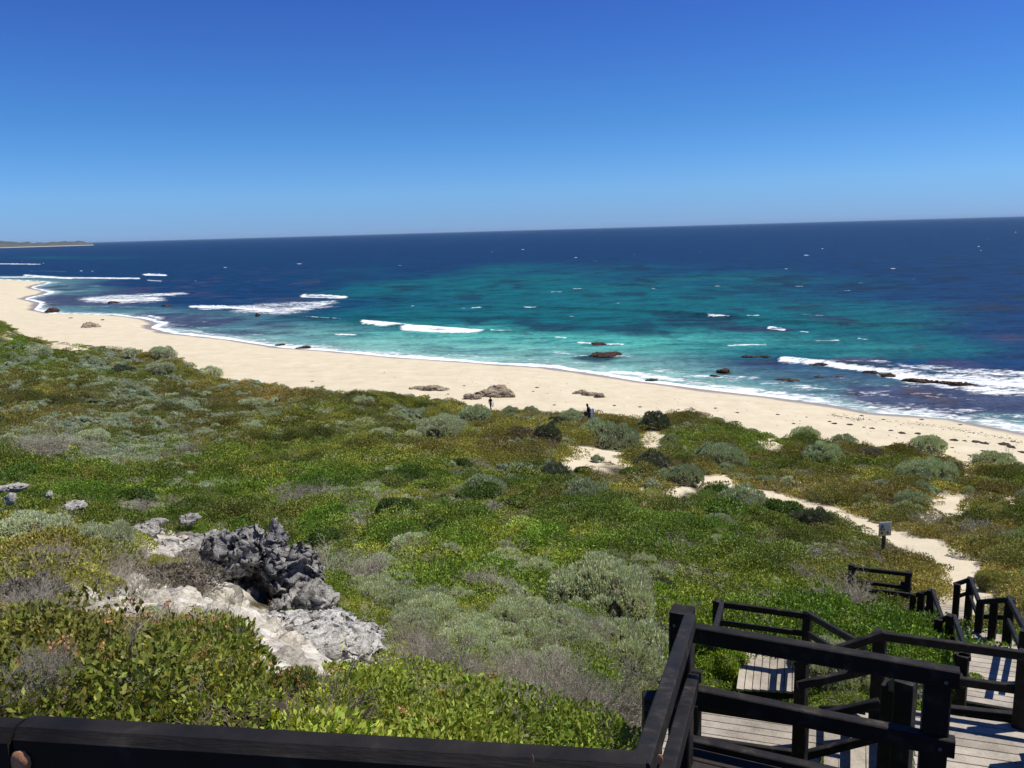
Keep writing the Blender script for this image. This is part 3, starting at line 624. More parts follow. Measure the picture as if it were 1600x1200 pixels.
for i, (px, py, w_, h_) in enumerate([(190, 935, .10, .06), (225, 900, .09, .06), (165, 948, .06, .04), (272, 935, .12, .07), (310, 960, .08, .05), (140, 925, .05, .04), (355, 990, .12, .07), (395, 1000, .10, .05), (255, 955, .07, .04), (205, 958, .05, .03), (330, 925, .09, .07), (120, 955, .05, .03)]):
    p = at_ground(px, py)[0]
    rock('loose_stone', p + np.array([0, 0, .01]), (w_, w_ * .8, h_), i * 1.1, 3, 200 + i, .8, .12, 'small cream limestone chunk lying on the sandy flat beside the knoll', 'stone', group='loose stones on the sandy flat')
# rocks on the beach and in the shallows
BR = dict(white=(0.50, 0.41, 0.30), dark=(0.36, 0.285, 0.205), jag=0.75, sub=5, sharp=1.2)
def beach_rock(px, py, wpx, hgt, depth, seed, label, cat='rock', name='beach_rock', z=None, **kw):
    p = at_ground(px, py)[0] if z is None else at_z(px, py, z); R = np.hypot(p[0], p[1]); sl = math.hypot(R, EYE)
    wd = wpx * sl / F / 2; az = math.atan2(p[0], p[1]); a = dict(BR); a.update(kw)
    return rock(name, p, (wd, depth, hgt), -az + a.pop('tw', 0), seed=seed, gray=.5, label=label, cat=cat, **a)
beach_rock(675, 608, 58, 0.55, 1.7, 301, 'low brown layered rock on the sand, well apart from the big boulder pile', tw=-.1)
beach_rock(755, 619, 54, .75, 1.3, 302, 'lower brown slab of the boulder pile behind the walker in a black shirt')
beach_rock(776, 615, 50, 1.05, 1.5, 303, 'tallest brown boulder of the pile on the beach behind the walker')
beach_rock(788, 620, 34, .75, 1.0, 304, 'rounded brown boulder closing the seaward side of the beach pile')
beach_rock(739, 623, 28, .7, .9, 305, 'small brown boulder at the dune side of the beach pile')
beach_rock(906, 615, 30, .5, .9, 306, 'flat brown rock on the sand, first of the chain near the second walker')
beach_rock(922, 618, 30, .45, .9, 307, 'flat brown rock in the middle of the chain near the second walker')
beach_rock(937, 621, 22, .5, .8, 308, 'dark brown rock ending the chain near the second walker')
beach_rock(140, 511, 25, 1.3, 3.0, 309, 'lone brown rock on the wide sand of the far cove')
beach_rock(1098, 648, 34, .25, .7, 310, 'long low brown rock behind the dune vegetation', tw=-.35)
DK = dict(white=(0.13, 0.075, 0.05), dark=(0.055, 0.035, 0.03))
beach_rock(437, 541, 18, .5, 1.6, 320, 'dark rock at the waterline, first of the pair at the wash', **DK)
beach_rock(478, 545, 26, .6, 1.6, 321, 'dark flat rock at the waterline, larger of the pair at the wash', **DK)
beach_rock(82, 487, 18, 1.2, 4.0, 322, 'reddish brown rock at the waterline of the far cove', z=.1, **DK)
beach_rock(940, 555, 52, .55, 2.6, 323, 'low red brown reef rock awash in the turquoise shallows', z=0.05, **DK)
beach_rock(1132, 582, 22, .6, 1.0, 324, 'orange brown rock poking from the foam by the beach', z=.05, white=(.22, .11, .05), dark=(.08, .05, .035))
beach_rock(1118, 588, 14, .3, .8, 325, 'small dark rock beside the orange brown rock in the foam', z=.0, **DK)
beach_rock(935, 538, 26, .4, 1.6, 326, 'dark rock awash beyond the red brown reef rock', z=.0, **DK)
beach_rock(402, 493, 7, .8, 1.8, 327, 'dark rock knob at the foot of the big foam patch', z=.2, **DK)
beach_rock(178, 473, 16, .6, 3, 328, 'dark rock ledge awash under the white foam of the cove', z=.1, **DK)
beach_rock(258, 478, 18, .5, 3, 329, 'dark rock ledge awash between the two foam patches', z=.0, **DK)
beach_rock(1018, 594, 20, .3, 1.0, 334, 'dark flat rock in the wash at the beach edge', z=.0, white=(.12, .1, .1), dark=(.06, .05, .06))
for i, (px, py, wp, hh, lab) in enumerate([(1188, 559, 60, .35, 'long dark reef ledge awash inside the breaking line'), (1282, 571, 26, .4, 'dark reef rock below the crest of the spilling wave'),
        (1362, 583, 22, .45, 'brown reef rock in the middle of the spilling wave'), (1385, 588, 26, .45, 'brown reef rock just before the long reef edge'), (1440, 597, 60, .4, 'near half of the long brown reef edge in white water'),
        (1490, 601, 60, .35, 'far half of the long brown reef edge in white water'), (1230, 595, 36, .22, 'thin brown reef sliver just above the surface near the beach'), (1300, 590, 50, .15, 'submerged purple brown reef patch in the lagoon')]):
    beach_rock(px, py, wp, hh, 1.2, 340 + i, lab, name='reef_rock', z=-.05, **DK)
# seaweed heaps washed up on the sand
wm = simple('dry_seaweed', (0.045, 0.032, 0.024), 0.9, .2, 12, .5).copy()
WEED = [(1296, 659, 5), (1304, 662, 8), (1328, 664, 8), (1392, 673, 6), (1409, 677, 9), (1434, 678, 9), (1450, 682, 7), (1464, 684, 8), (1490, 688, 10), (1507, 689, 6), (1525, 691, 11), (1538, 693, 10), (1569, 695, 14), (1580, 699, 12), (1582, 690, 6), (1362, 670, 8), (1350, 668, 5),
        (1515, 712, 6), (1578, 718, 8), (1535, 705, 6), (1430, 690, 4), (1488, 700, 5), (1597, 707, 9), (1346, 650, 6), (1380, 656, 5), (1440, 656, 6), (1500, 664, 5), (839, 606, 6), (866, 633, 5), (1118, 638, 5), (1152, 645, 5), (833, 612, 4), (725, 603, 4), (1260, 652, 4), (1215, 648, 5), (488, 596, 4), (700, 616, 4), (160, 500, 6), (110, 497, 5), (1240, 662, 5), (1000, 636, 5), (960, 634, 6), (1060, 640, 4)]
wmesh = []
for s in range(4):
    V, Q = ICO[3]; q = V.copy(); d = fbm(q[:, 0] * 3 + s, q[:, 1] * 3, q[:, 2] * 3, o=3, s=400 + s)
    P = V * (1 + 0.9 * d[:, None]); P[:, 2] = np.maximum(P[:, 2], -.15); m_ = npmesh('seaweed_heap', P, Q); m_.materials.append(wm); wmesh.append(m_)
wlink = []
for i, (px, py, wp) in enumerate(WEED):
    p = at_ground(px, py)[0]; sl = np.linalg.norm(p - [0, 0, EYE]); o = link('seaweed_heap', wmesh[i % 4]); r_ = wp * sl / F / 2
    o.location = p; o.scale = (r_ * .95, r_ * 1.3, r_ * 0.30); o.rotation_euler = (0, 0, -math.atan2(p[0], p[1]) + random.uniform(-.5, .5))
    tag(o, 'small dark heap of dried seaweed lying on the pale beach sand', 'seaweed', 'seaweed heaps scattered on the beach')
# thin wrack line of seaweed crumbs near the water
WR = [(1300, 642), (1320, 645), (1338, 651), (1350, 650), (1420, 656), (1450, 658), (1480, 662), (1520, 669), (1560, 676), (1598, 684)]
wv, wf = [], []
for i in range(640):
    t = random.random() * (len(WR) - 1); a = int(t); f_ = t - a
    px = WR[a][0] * (1 - f_) + WR[a + 1][0] * f_; py = WR[a][1] * (1 - f_) + WR[a + 1][1] * f_ + random.gauss(0, 2.2)
    if i > 420: px = random.uniform(560, 1640); py = np.interp(px, [450, 800, 1100, 1300, 1600], [570, 600, 628, 655, 700]) + random.gauss(0, 14)
    p = at_z(px, py, 1.2 + 0.0); x_, y_ = p[0], p[1]; wv.append((x_, y_))
wv = np.array(wv); wsd = shore_sd(wv[:, 0], wv[:, 1]); wz, wd = ground_z(wv[:, 0], wv[:, 1], wsd); ok = (~wd) & (wsd > 2.5); wv = wv[ok]; wz = wz[ok]
P, Q = [], []
for (x_, y_), z_ in zip(wv, wz):
    s_ = random.uniform(.03, .11); a = random.random() * 6.28; c_, n_ = math.cos(a), math.sin(a); o_ = len(P)
    for (u_, v_, h_) in ((-1, 0, 0), (0, -.45, 0), (1, 0, 0), (0, .45, 0), (0, 0, .45)): P.append((x_ + s_ * (u_ * c_ - v_ * n_) * 1.5, y_ + s_ * (u_ * n_ + v_ * c_) * 1.5, z_ + .005 + h_ * s_))
    Q += [(o_, o_ + 1, o_ + 4), (o_ + 1, o_ + 2, o_ + 4), (o_ + 2, o_ + 3, o_ + 4), (o_ + 3, o_, o_ + 4)]
tag(link('seaweed_crumbs', npmesh('seaweed_crumbs', P, Q), mat=wm), 'thin wrack line of seaweed crumbs strewn along the beach', 'seaweed', kind='stuff')

# ------------------------------------------------------------------ timber walkways
DECKQ = []
def thing(name, label, cat, loc, group=None):
    o = empty(name, loc); tag(o, label, cat, group); return o
def deck(label, corners, n, mat, th=0.035, gap=0.012, joist=True, name='boardwalk', cat='boardwalk', clear=True):
    """corners far-start, far-end, near-end, near-start; boards run start->end, stacked from far to near"""
    c = [np.array(q, float) for q in corners]; root = thing(name, label, cat, tuple((c[0] + c[2]) / 2 - [0, 0, th]))
    depth = np.linalg.norm(c[3] - c[0])
    for i in range(n):
        f = (i + .5) / n; a = c[0] * (1 - f) + c[3] * f; b = c[1] * (1 - f) + c[2] * f
        wv_ = depth / n - gap; j = random.uniform(-.012, .012); d = (b - a) / np.linalg.norm(b - a)
        beam('plank', a + d * j - [0, 0, th / 2 + random.uniform(0, .004)], b + d * j * .5 - [0, 0, th / 2 + random.uniform(0, .004)], wv_, th, mat, root, .003)
    if joist:
        for f in (0.08, 0.5, 0.92):
            a = c[0] * (1 - f) + c[1] * f; b = c[3] * (1 - f) + c[2] * f
            beam('joist', a - [0, 0, th + .07], b - [0, 0, th + .07], .05, .13, MAT_BLACK, root)
    if clear: DECKQ.append((np.array([q[:2] for q in c]), min(q[2] for q in c)))
    return root
def rails(label, posts, bars, name='handrail', cat='handrail', group=None):
    """posts: (image pixel x, y of the top, drop of the top, length, width); bars: (p0, p1, w, h)"""
    tops = [D(p[0], p[1], p[2]) for p in posts]; base = tops[0] - [0, 0, posts[0][3]] if posts else bars[0][0]
    root = thing(name, label, cat, tuple(base), group); out = []
    for p, t in zip(posts, tops):
        w_ = p[4] if len(p) > 4 else .11
        gz0 = float(ground_z(np.array([t[0]]), np.array([t[1]]))[0][0]) - .1
        q = beam('post', np.array([t[0], t[1], min(t[2] - p[3], gz0)]), t, w_, w_, MAT_BLACK, root, .008, upv=(.755, -.656, 0))
        out.append(q)
    for p0, p1, w_, h_ in bars:
        d = (p1 - p0) / np.linalg.norm(p1 - p0)
        beam('rail', p0, p1, w_, h_, MAT_BLACK, root, .007)
        for e, s in ((p0, 1), (p1, -1)):
            pass
    return root
def bolt(parent, p, nrm, r=.011):
    n_ = np.array(nrm, float); n_ /= np.linalg.norm(n_); off = np.array(parent.location)
    me = pymesh('bolt', [tube_geo([p - off, p - off + n_ * .006], [r, r * .9], 8)]); return link('bolt', me, parent, METAL)
METAL = simple('galvanised_bolt', (.12, .12, .13), .45, .5, 40, .3)

# rail right in front of the viewer
TOPD = 0.53
root = thing('lookout_railing', 'thick black rail of the lookout crossing right in front of the viewer', 'railing', tuple(D(500, 1143, TOPD)))
def toprail(px0, px1, dz=0.0, back=0.0):
    f_ = lambda px: 1108 + (px - 0) * 0.0575
    a = D(px0, f_(px0), TOPD); b = D(px1, f_(px1), TOPD); d = b - a; s = np.cross(d / np.linalg.norm(d), (0, 0, 1))
    s = s if s[1] < 0 else -s
    return a + s * (.019 + back) - [0, 0, .075 + dz], b + s * (.019 + back) - [0, 0, .075 + dz]
a, b = toprail(57, 1008); beam('rail', a, b, .042, .15, MAT_BLACK, root, .010)
a, b = toprail(-700, 51, .001, .003); beam('rail', a, b, .042, .15, MAT_BLACK, root, .012)
for px in (-700, 54):
    p = D(px, 1115 + px * .0565, TOPD)
    beam('post', p + np.array([0.0, .022 - .0 + .045, -1.15]), p + np.array([0.0, .067, -.145]), .09, .09, MAT_BLACK, root)
p = D(1008, 1172, TOPD); beam('post', p + np.array([.03, .06, -1.2]), p + np.array([.03, .06, -.16]), .09, .09, MAT_BLACK, root)
# bare wood chips on the rail
chipm = simple('bare_timber', (.42, .20, .10), .6, .3, 60, .35)
def chip(px, py, r, ry, label):
    a_, b_ = toprail(0, 1000); d = b_ - a_; d /= np.linalg.norm(d); nrm = np.cross(d, (0, 0, 1)); nrm = nrm if nrm[1] < 0 else -nrm
    P0 = a_ + nrm * .022; r_ = ray(px, py); t = ((P0 - [0, 0, EYE]) @ nrm) / (r_ @ nrm); p = r_ * t + [0, 0, EYE]
    V, Q = ICO[3]; n_ = fbm(V[:, 0] * 2, V[:, 1] * 2, V[:, 2] * 2, o=3, s=int(px))
    W_ = V * (1 + .25 * n_[:, None]); W_ = W_[:, [0]] * d * r + W_[:, [1]] * nrm * r * .35 + W_[:, [2]] * np.array([0, 0, 1]) * ry
    o = link('wood_knot', npmesh('wood_knot', W_ + (p - np.array(root.location)), Q, smooth=True), root, chipm)
    if label: o['label'] = label
chip(33, 1192, .0125, .015, 'rounded knot of bare orange wood'); chip(1031, 1187, .003, .006, None); chip(832, 1187, .0015, .005, None)

# upper stair: railing that climbs toward the viewer, landing rail, dark landing
root = thing('landing_railing', 'heavy black double rail between two posts fronting the dark upper landing', 'railing', tuple(A - [0, 0, 1.0]))
pa = A - e1 * .03 + e2 * .03
beam('post', pa - [0, 0, 1.35], pa + [0, 0, .045], .13, .13, MAT_BLACK, root, .008, upv=tuple(e1))
pb = B - e1 * .03 + e2 * .02
beam('post', pb - [0, 0, 1.6], pb + [0, 0, -.09], .13, .13, MAT_BLACK, root, .008, upv=tuple(e1))
beam('rail', A - e2 * .055 + e1 * .02 - [0, 0, .045], B - e2 * .055 + e1 * .06 - [0, 0, .045], .07, .10, MAT_BLACK, root)
A2 = D(1076, 1064, 2.67); B2 = A2 + (B - A) * 1.0
beam('rail', A2 - e2 * .055 - [0, 0, .045], B2 - e2 * .055 + e1 * .05 - [0, 0, .045], .07, .10, MAT_BLACK, root)
beam('kerb_rail', D(1068, 1148, 3.16) - [0, 0, .03], D(1068, 1148, 3.16) + e1 * 1.75 - [0, 0, .03], .07, .05, MAT_BLACK, root)
beam('rail_stub', pa - e2 * .0 + [0, 0, -.36], pa + [0, 0, -.36] + e1 * .12, .05, .07, MAT_BLACK, root)
for q in (pa - e1 * .03 - e2 * .068 - [0, 0, .03], B - e2 * .092 - e1 * .0 - [0, 0, .06], B2 - e2 * .092 - e1 * .02 - [0, 0, .05]): bolt(root, q, -e2)
root = thing('stair_handrail', 'black double handrail sloping up toward the viewer from the landing corner post', 'handrail', tuple(A - [0, 0, 1.2]))
beam('rail', D(1078, 972, 2.24), D(1000, 1215, 1.78), .065, .10, MAT_BLACK, root)
beam('rail', D(1083, 1066, 2.62), D(1030, 1260, 2.15), .065, .10, MAT_BLACK, root)
ps = D(1019, 1086, 2.2); beam('post', ps - [0, 0, 1.2], ps, .085, .085, MAT_BLACK, root)
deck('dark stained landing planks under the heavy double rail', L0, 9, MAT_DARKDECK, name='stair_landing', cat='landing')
# two posts by the corner, with their rails running down
rails('two thick black posts standing close together beside the landing end post', [(1416, 1062, 3.15, 1.6, .125), (1392, 1069, 3.9, 1.6, .125)],
      [(D(1392, 1073, 3.95), D(1416, 1066, 3.25), .06, .09)], name='post_pair', cat='post')

# middle landing, stair and viewing platform
deck('sunlit middle landing seen between the heavy rails, planks parallel to them', L1, 11, MAT_DECK)
deck('small platform of lengthwise planks beside the round green bush', L2, 8, MAT_DECK)
# treads from the right deck down to the middle landing
root = thing('staircase', 'short flight of pale wide treads dropping toward the middle landing', 'staircase', tuple(D(1340, 1150, 5.4)))
for i, (x0, x1, dr) in enumerate([(1288, 1308, 5.48), (1310, 1326, 5.48), (1330, 1351, 5.3), (1353, 1371, 5.3), (1376, 1396, 5.12), (1398, 1416, 5.12)]):
    xm = (x0 + x1) / 2; p = D(xm, 1118, dr); q_ = D(xm + 1, 1215, dr); wd = (x1 - x0) * np.linalg.norm(D(xm, 1160, dr) - [0, 0, EYE]) / F
    beam('tread', p, q_, wd * .93, .04, MAT_DECK, root, .003)
for py in (1116, 1216):
    beam('stringer', D(1285, py, 5.62), D(1420, py + 2, 5.2), .05, .2, MAT_BLACK, root)
rails('black handrail on the viewer side of the middle landing', [(1252, 1120, 4.6, 1.15, .12), (1085, 1098, 4.6, 1.1, .11)],
      [(D(1070, 1100, 4.62), D(1258, 1128, 4.62), .06, .085), (D(1258, 1124, 4.62), D(1375, 1098, 4.35), .06, .085), (D(1258, 1180, 5.05), D(1378, 1150, 4.75), .06, .085), (D(1060, 1150, 5.1), D(1250, 1178, 5.1), .05, .06)])
rails('black handrail with post dropping beside the silver bush at the short flight', [(1254, 1022, 4.5, 1.2, .12), (1376, 986, 4.2, 1.15, .12)],
      [(D(1240, 1038, 4.55), D(1380, 991, 4.2), .06, .085), (D(1246, 1071, 4.8), D(1378, 1042, 4.6), .06, .085), (D(1300, 1118, 5.4), D(1380, 1090, 5.0), .05, .06)])
rails('long black double rail along the far side of the lower deck', [(1378, 986, 4.19, 1.1, .1), (1602, 1018, 4.19, 1.1, .11)],
      [(D(1376, 993, 4.22), D(1700, 1038, 4.22), .06, .09), (D(1376, 1047, 4.62), D(1700, 1092, 4.62), .06, .09), (D(1440, 1103, 5.0), D(1700, 1130, 5.0), .07, .07)])
deck('lower deck of grey planks crossed by two rail shadows, beyond the landing end post', L3, 16, MAT_DECK)
rails('black handrail at the outer end of the lower deck', [(1660, 1045, 4.05, 1.05, .11), (1720, 1180, 4.05, 1.05, .11)], [(D(1655, 1048, 4.07), D(1740, 1230, 4.07), .06, .09), (D(1655, 1098, 4.5), D(1740, 1290, 4.5), .06, .09)])
# far platform rails
rails('black handrail round the small platform beside the round green bush', [(1122, 938, 5.95, 1.15, .13), (1262, 957, 5.95, 1.15, .12)],
      [(D(1126, 944, 6.0), D(1265, 963, 6.0), .06, .10), (D(1126, 973, 6.3), D(1263, 991, 6.3), .06, .08), (D(1128, 944, 6.0), D(1110, 1010, 5.2), .07, .09), (D(1265, 962, 6.0), D(1350, 1010, 4.9), .06, .09), (D(1263, 990, 6.3), D(1345, 1042, 5.2), .06, .09),
       (D(1128, 1004, 6.85), D(1250, 1018, 6.85), .05, .07)])

# boardwalk stepping down to the sand track
deck('widest lowest boardwalk stage, pale planks nearest the leafy clump', W1, 10, MAT_DECK)
deck('middle boardwalk stage of pale planks between two steps', W2, 6, MAT_DECK)
deck('boardwalk stage meeting the sand track at its foot', W3, 9, MAT_DECK)
deck('small side platform of pale planks by the three rail bench', W4, 5, MAT_DECK)
root = thing('boardwalk_steps', 'narrow steps linking the boardwalk stages, mostly hidden below their edges', 'steps', tuple(W2[3] + [0, 0, .1]))
for k_ in range(1, 4):
    f = k_ / 4
    a = W1[0] * (1 - f) + W2[3] * f; b = W1[0] * (1 - f) + W2[3] * f + (W2[2] - W2[3]); beam('tread', a, b, .26, .04, MAT_DECK, root, .003)
    a = W2[0] * (1 - f) + W3[3] * f; beam('tread', a, a + (W3[2] - W3[3]), .26, .04, MAT_DECK, root, .003)
rails('three barred black rail like a bench back among green cover', [(1331, 882, 7.55, 1.15, .12), (1420, 893, 7.6, 1.1, .12), (1411, 908, 7.9, .7, .09)],
      [(D(1334, 888, 7.62), D(1425, 898, 7.62), .06, .09), (D(1336, 908, 7.98), D(1424, 919, 7.98), .06, .08), (D(1352, 921, 8.0), D(1432, 931, 8.0), .06, .09)])
rails('black handrail of close set posts on the side platform', [(1427, 928, 7.45, 1.1, .10), (1440, 925, 7.4, 1.1, .12), (1455, 922, 7.3, 1.15, .13)],
      [(D(1426, 931, 7.5), D(1458, 924, 7.35), .06, .08), (D(1430, 951, 7.8), D(1456, 950, 7.75), .05, .07), (D(1457, 923, 7.35), D(1473, 969, 6.7), .06, .09), (D(1458, 946, 7.75), D(1470, 986, 7.2), .05, .08)])
rails('black handrail with two square posts beside the middle boardwalk stage', [(1467, 967, 6.65, 1.1, .115), (1486, 961, 6.55, 1.15, .13)],
      [(D(1466, 969, 6.7), D(1488, 964, 6.6), .06, .09), (D(1491, 964, 6.6), D(1513, 1026, 5.8), .06, .09), (D(1491, 992, 6.95), D(1502, 1024, 6.4), .05, .08)])
rails('black capped post ending the handrail by the leafy clump', [(1506, 1024, 5.65, 1.1, .125)], [(D(1494, 1024, 5.68), D(1517, 1028, 5.68), .10, .06), (D(1492, 1023, 5.7), D(1505, 1075, 6.0), .05, .07)])
rails('black stepped handrail on the seaward side of the boardwalk', [(1496, 912, 7.2, 1.1, .11), (1517, 903, 7.05, 1.15, .13), (1532, 942, 6.75, 1.1, .12), (1554, 940, 6.6, 1.1, .12), (1579, 934, 6.35, 1.2, .14), (1602, 985, 5.6, 1.15, .12)],
      [(D(1490, 914, 7.25), D(1517, 905, 7.1), .06, .08), (D(1490, 934, 7.6), D(1514, 926, 7.45), .05, .07), (D(1516, 905, 7.1), D(1530, 941, 6.75), .06, .09), (D(1513, 926, 7.5), D(1528, 963, 7.1), .05, .08),
       (D(1528, 941, 6.75), D(1578, 937, 6.4), .06, .09), (D(1526, 963, 7.1), D(1575, 965, 6.8), .05, .08), (D(1576, 936, 6.4), D(1608, 996, 5.55), .06, .10), (D(1573, 964, 6.8), D(1602, 1030, 5.9), .05, .08)])

# ------------------------------------------------------------------ warning sign on its post
sp, _ = at_ground(1380, 862); SIGN = sp; sl = np.linalg.norm(sp - [0, 0, EYE]); ptop = at_R(1383, 815, math.hypot(sp[0], sp[1]))
root = thing('warning_sign', 'grey blue warning sign on a dark post beside the sand track', 'sign', tuple(sp))
az = math.atan2(sp[0], sp[1]); root.rotation_euler = (0, 0, -az + .5)
hgt = ptop[2] - sp[2]; W_S = 18.0 * sl / F; H_S = 20.0 * sl / F
def local_box(name, x0, x1, y0, y1, z0, z1, mat, parent):
    me = pymesh(name, [beam_geo(((x0 + x1) / 2, (y0 + y1) / 2, z0), ((x0 + x1) / 2, (y0 + y1) / 2, z1), abs(y1 - y0), abs(x1 - x0), min(.004, abs(y1 - y0) * .2), (1, 0, 0))]); return link(name, me, parent, mat)
m_panel = simple('sign_face', (.42, .46, .45), .5, .4, 6, .12); m_yel = simple('sign_yellow', (.60, .50, .10), .6, .3, 8, .1); m_ink = simple('sign_ink', (.03, .04, .05), .6, .3, 8, .1); m_pale = simple('sign_pale', (.6, .64, .66), .5, .3, 8, .1)
m_post = simple('sign_post', (.05, .045, .04), .6, .3, 10, .2)
local_box('post', -.05, .05, -.02, .05, 0, hgt - .05, m_post, root)
pn = local_box('panel', -W_S / 2, W_S / 2, -.045, -.022, hgt - H_S, hgt, m_panel, root)
local_box('header_strip', -W_S * .46, W_S * .46, -.051, -.047, hgt - H_S * .10, hgt - H_S * .04, m_pale, pn)
for i in range(3):   # warning triangle: three bars
    a_ = [(-.38, -.56), (-.06, -.56), (-.22, -.18)]; p, q = a_[i], a_[(i + 1) % 3]
    me = pymesh('warning_triangle', [beam_geo((p[0] * W_S, -.049, hgt + p[1] * H_S), (q[0] * W_S, -.049, hgt + q[1] * H_S), .006, .05, .001, (0, 1, 0))])
    link('warning_triangle', me, pn, m_ink)
for x_ in (-.25, .22): local_box('hazard_patch', (x_ - .17) * W_S, (x_ + .17) * W_S, -.051, -.047, hgt - H_S * .9, hgt - H_S * .66, m_yel, pn)
for x_ in (-.25, .22): local_box('hazard_symbol', (x_ - .07) * W_S, (x_ + .07) * W_S, -.056, -.052, hgt - H_S * .85, hgt - H_S * .71, m_ink, pn)
for k_ in range(4): local_box('text_line', .03 * W_S, .42 * W_S, -.051, -.047, hgt - H_S * (.22 + .085 * k_), hgt - H_S * (.195 + .085 * k_), m_pale, pn)

# ------------------------------------------------------------------ two walkers on the dune crest
skin = simple('skin', (.32, .18, .12), .6, .3, 20, .1); hairm = simple('dark_hair', (.012, .010, .009), .6, .3, 40, .3)
black = simple('black_cloth', (.012, .012, .016), .9, .1, 10, .3); navy = simple('navy_cloth', (.02, .03, .06), .9, .1, 10, .3); denim = simple('blue_denim', (.03, .06, .13), .9, .1, 10, .3)
towel = simple('pale_towel', (.82, .82, .84), .9, .1, 5, .08); board = simple('pale_blue_cloth', (.78, .80, .84), .7, .2, 5, .1); olive = simple('olive_bag_cloth', (.13, .12, .03), .9, .1, 10, .2)
def skinned(name, verts, edges, radii, rootv, mat, parent, sub=2):
    me = bpy.data.meshes.new(name); me.from_pydata(verts, edges, []); o = link(name, me, parent)
    md = o.modifiers.new('skin', 'SKIN')
    for i, v in enumerate(me.skin_vertices[0].data): v.radius = (radii[i], radii[i] * (.8 if radii[i] > .085 and not name == 'body' else 1)) ; v.use_root = (i == rootv)
    md.use_smooth_shade = True
    s = o.modifiers.new('sub', 'SUBSURF'); s.levels = sub; s.render_levels = sub; me.materials.append(mat); return o
def person(loc, rz, label, lean, bow, shirt_m, trous_m, stride=.22, arms=((.16, .1), (.1, -.1)), hairlen=0):
    root = thing('person', label, 'person', loc); root.rotation_euler = (0, 0, rz); L = lambda z, y0=0: (lean * max(0, z - .95) / .5)
    # +Y local is the walking direction
    V = {'pelvis': (0, 0, .95), 'waist': (0, L(1.1), 1.10), 'chest': (0, L(1.32), 1.32), 'neck': (0, L(1.47), 1.47), 'chin': (0, L(1.52) + bow * .5, 1.54), 'head': (0, L(1.6) + bow, 1.63), 'crown': (0, L(1.7) + bow * 1.1, 1.70),
         'hipl': (.10, 0, .90), 'hipr': (-.10, 0, .90), 'kneel': (.10, stride * .55, .50), 'kneer': (-.10, -stride * .2, .50), 'ankl': (.10, stride * .6, .09), 'ankr': (-.10, -stride * 1.0, .12), 'toel': (.11, stride * .6 + .17, .035), 'toer': (-.11, -stride * 1.0 + .15, .05),
         'shl': (.17, L(1.42), 1.42), 'shr': (-.17, L(1.42), 1.42), 'ell': (.25, L(1.2) + arms[0][0] * .3, 1.15), 'elr': (-.25, L(1.2) + arms[1][0] * .3, 1.15), 'hal': (.24, L(1.) + arms[0][0] + .08, .92 + arms[0][1]), 'har': (-.24, L(1.) + arms[1][0] + .04, .92 + arms[1][1])}
    E = [('pelvis', 'waist'), ('waist', 'chest'), ('chest', 'neck'), ('neck', 'chin'), ('chin', 'head'), ('head', 'crown'), ('pelvis', 'hipl'), ('pelvis', 'hipr'), ('hipl', 'kneel'), ('hipr', 'kneer'), ('kneel', 'ankl'), ('kneer', 'ankr'), ('ankl', 'toel'), ('ankr', 'toer'), ('chest', 'shl'), ('chest', 'shr'), ('shl', 'ell'), ('shr', 'elr'), ('ell', 'hal'), ('elr', 'har')]
    Rr = dict(pelvis=.13, waist=.12, chest=.14, neck=.055, chin=.07, head=.10, crown=.07, hipl=.09, hipr=.09, kneel=.058, kneer=.058, ankl=.04, ankr=.04, toel=.035, toer=.035, shl=.06, shr=.06, ell=.042, elr=.042, hal=.035, har=.035)
    def sub(keys, name, mat, grow, rootk, drop=()):
        ks = [k_ for k_ in V if k_ in keys]; ix = {k_: i for i, k_ in enumerate(ks)}
        return skinned(name, [V[k_] for k_ in ks], [(ix[a_], ix[b_]) for a_, b_ in E if a_ in ix and b_ in ix], [Rr[k_] + grow for k_ in ks], ix[rootk], mat, root)
    sub(list(V), 'body', skin, 0, 'pelvis')
    sub(['pelvis', 'waist', 'chest', 'shl', 'shr', 'ell', 'elr'], 'shirt', shirt_m, .04, 'pelvis')
    sub(['pelvis', 'hipl', 'hipr', 'kneel', 'kneer', 'ankl', 'ankr'], 'trousers', trous_m, .02, 'pelvis')
    hv, hq = ICO[3]; P = hv * [.105, .115, .115]; P = P[:, :] + np.array(V['head']) + [0, -.018, .03]; 
    keep = ~((hv[:, 1] > .35) & (hv[:, 2] < .35)); P[~keep] = P[~keep] - [0, .09, 0]
    if hairlen: P[:, 2] -= hairlen * (hv[:, 2] < -.2) * (hv[:, 1] < .2)
    link('hair', npmesh('hair', P, hq, smooth=True), root, hairm); return root, V
def cloth_sheet(name, label, cat, c, rz, w_, h_, mat, group=None, bend=.08):
    n = 12; V, Q = [], []
    for s in (0, 1):
        for i in range(n + 1):
            for j in range(n + 1):
                u, v = i / n - .5, j / n; V.append((u * w_ * (1 - .25 * v), bend * math.sin(u * 9) * v + (.02 if s else -.02) + .06 * v * v, -v * h_ + .02 * math.sin(u * 14)))
    N = (n + 1) ** 2
    for i in range(n):
        for j in range(n):
            a_ = i * (n + 1) + j; Q.append((a_, a_ + 1, a_ + n + 2, a_ + n + 1)); Q.append((N + a_, N + a_ + n + 1, N + a_ + n + 2, N + a_ + 1))
    for i in range(n):
        for (a_, b_) in ((i, i + 1), (n * (n + 1) + i, n * (n + 1) + i + 1), (i * (n + 1), (i + 1) * (n + 1)), (i * (n + 1) + n, (i + 1) * (n + 1) + n)): Q.append((a_, b_, N + b_, N + a_))
    o = link(name, npmesh(name, V, Q, smooth=True), mat=mat); o.location = c; o.rotation_euler = (0, 0, rz); tag(o, label, cat); return o
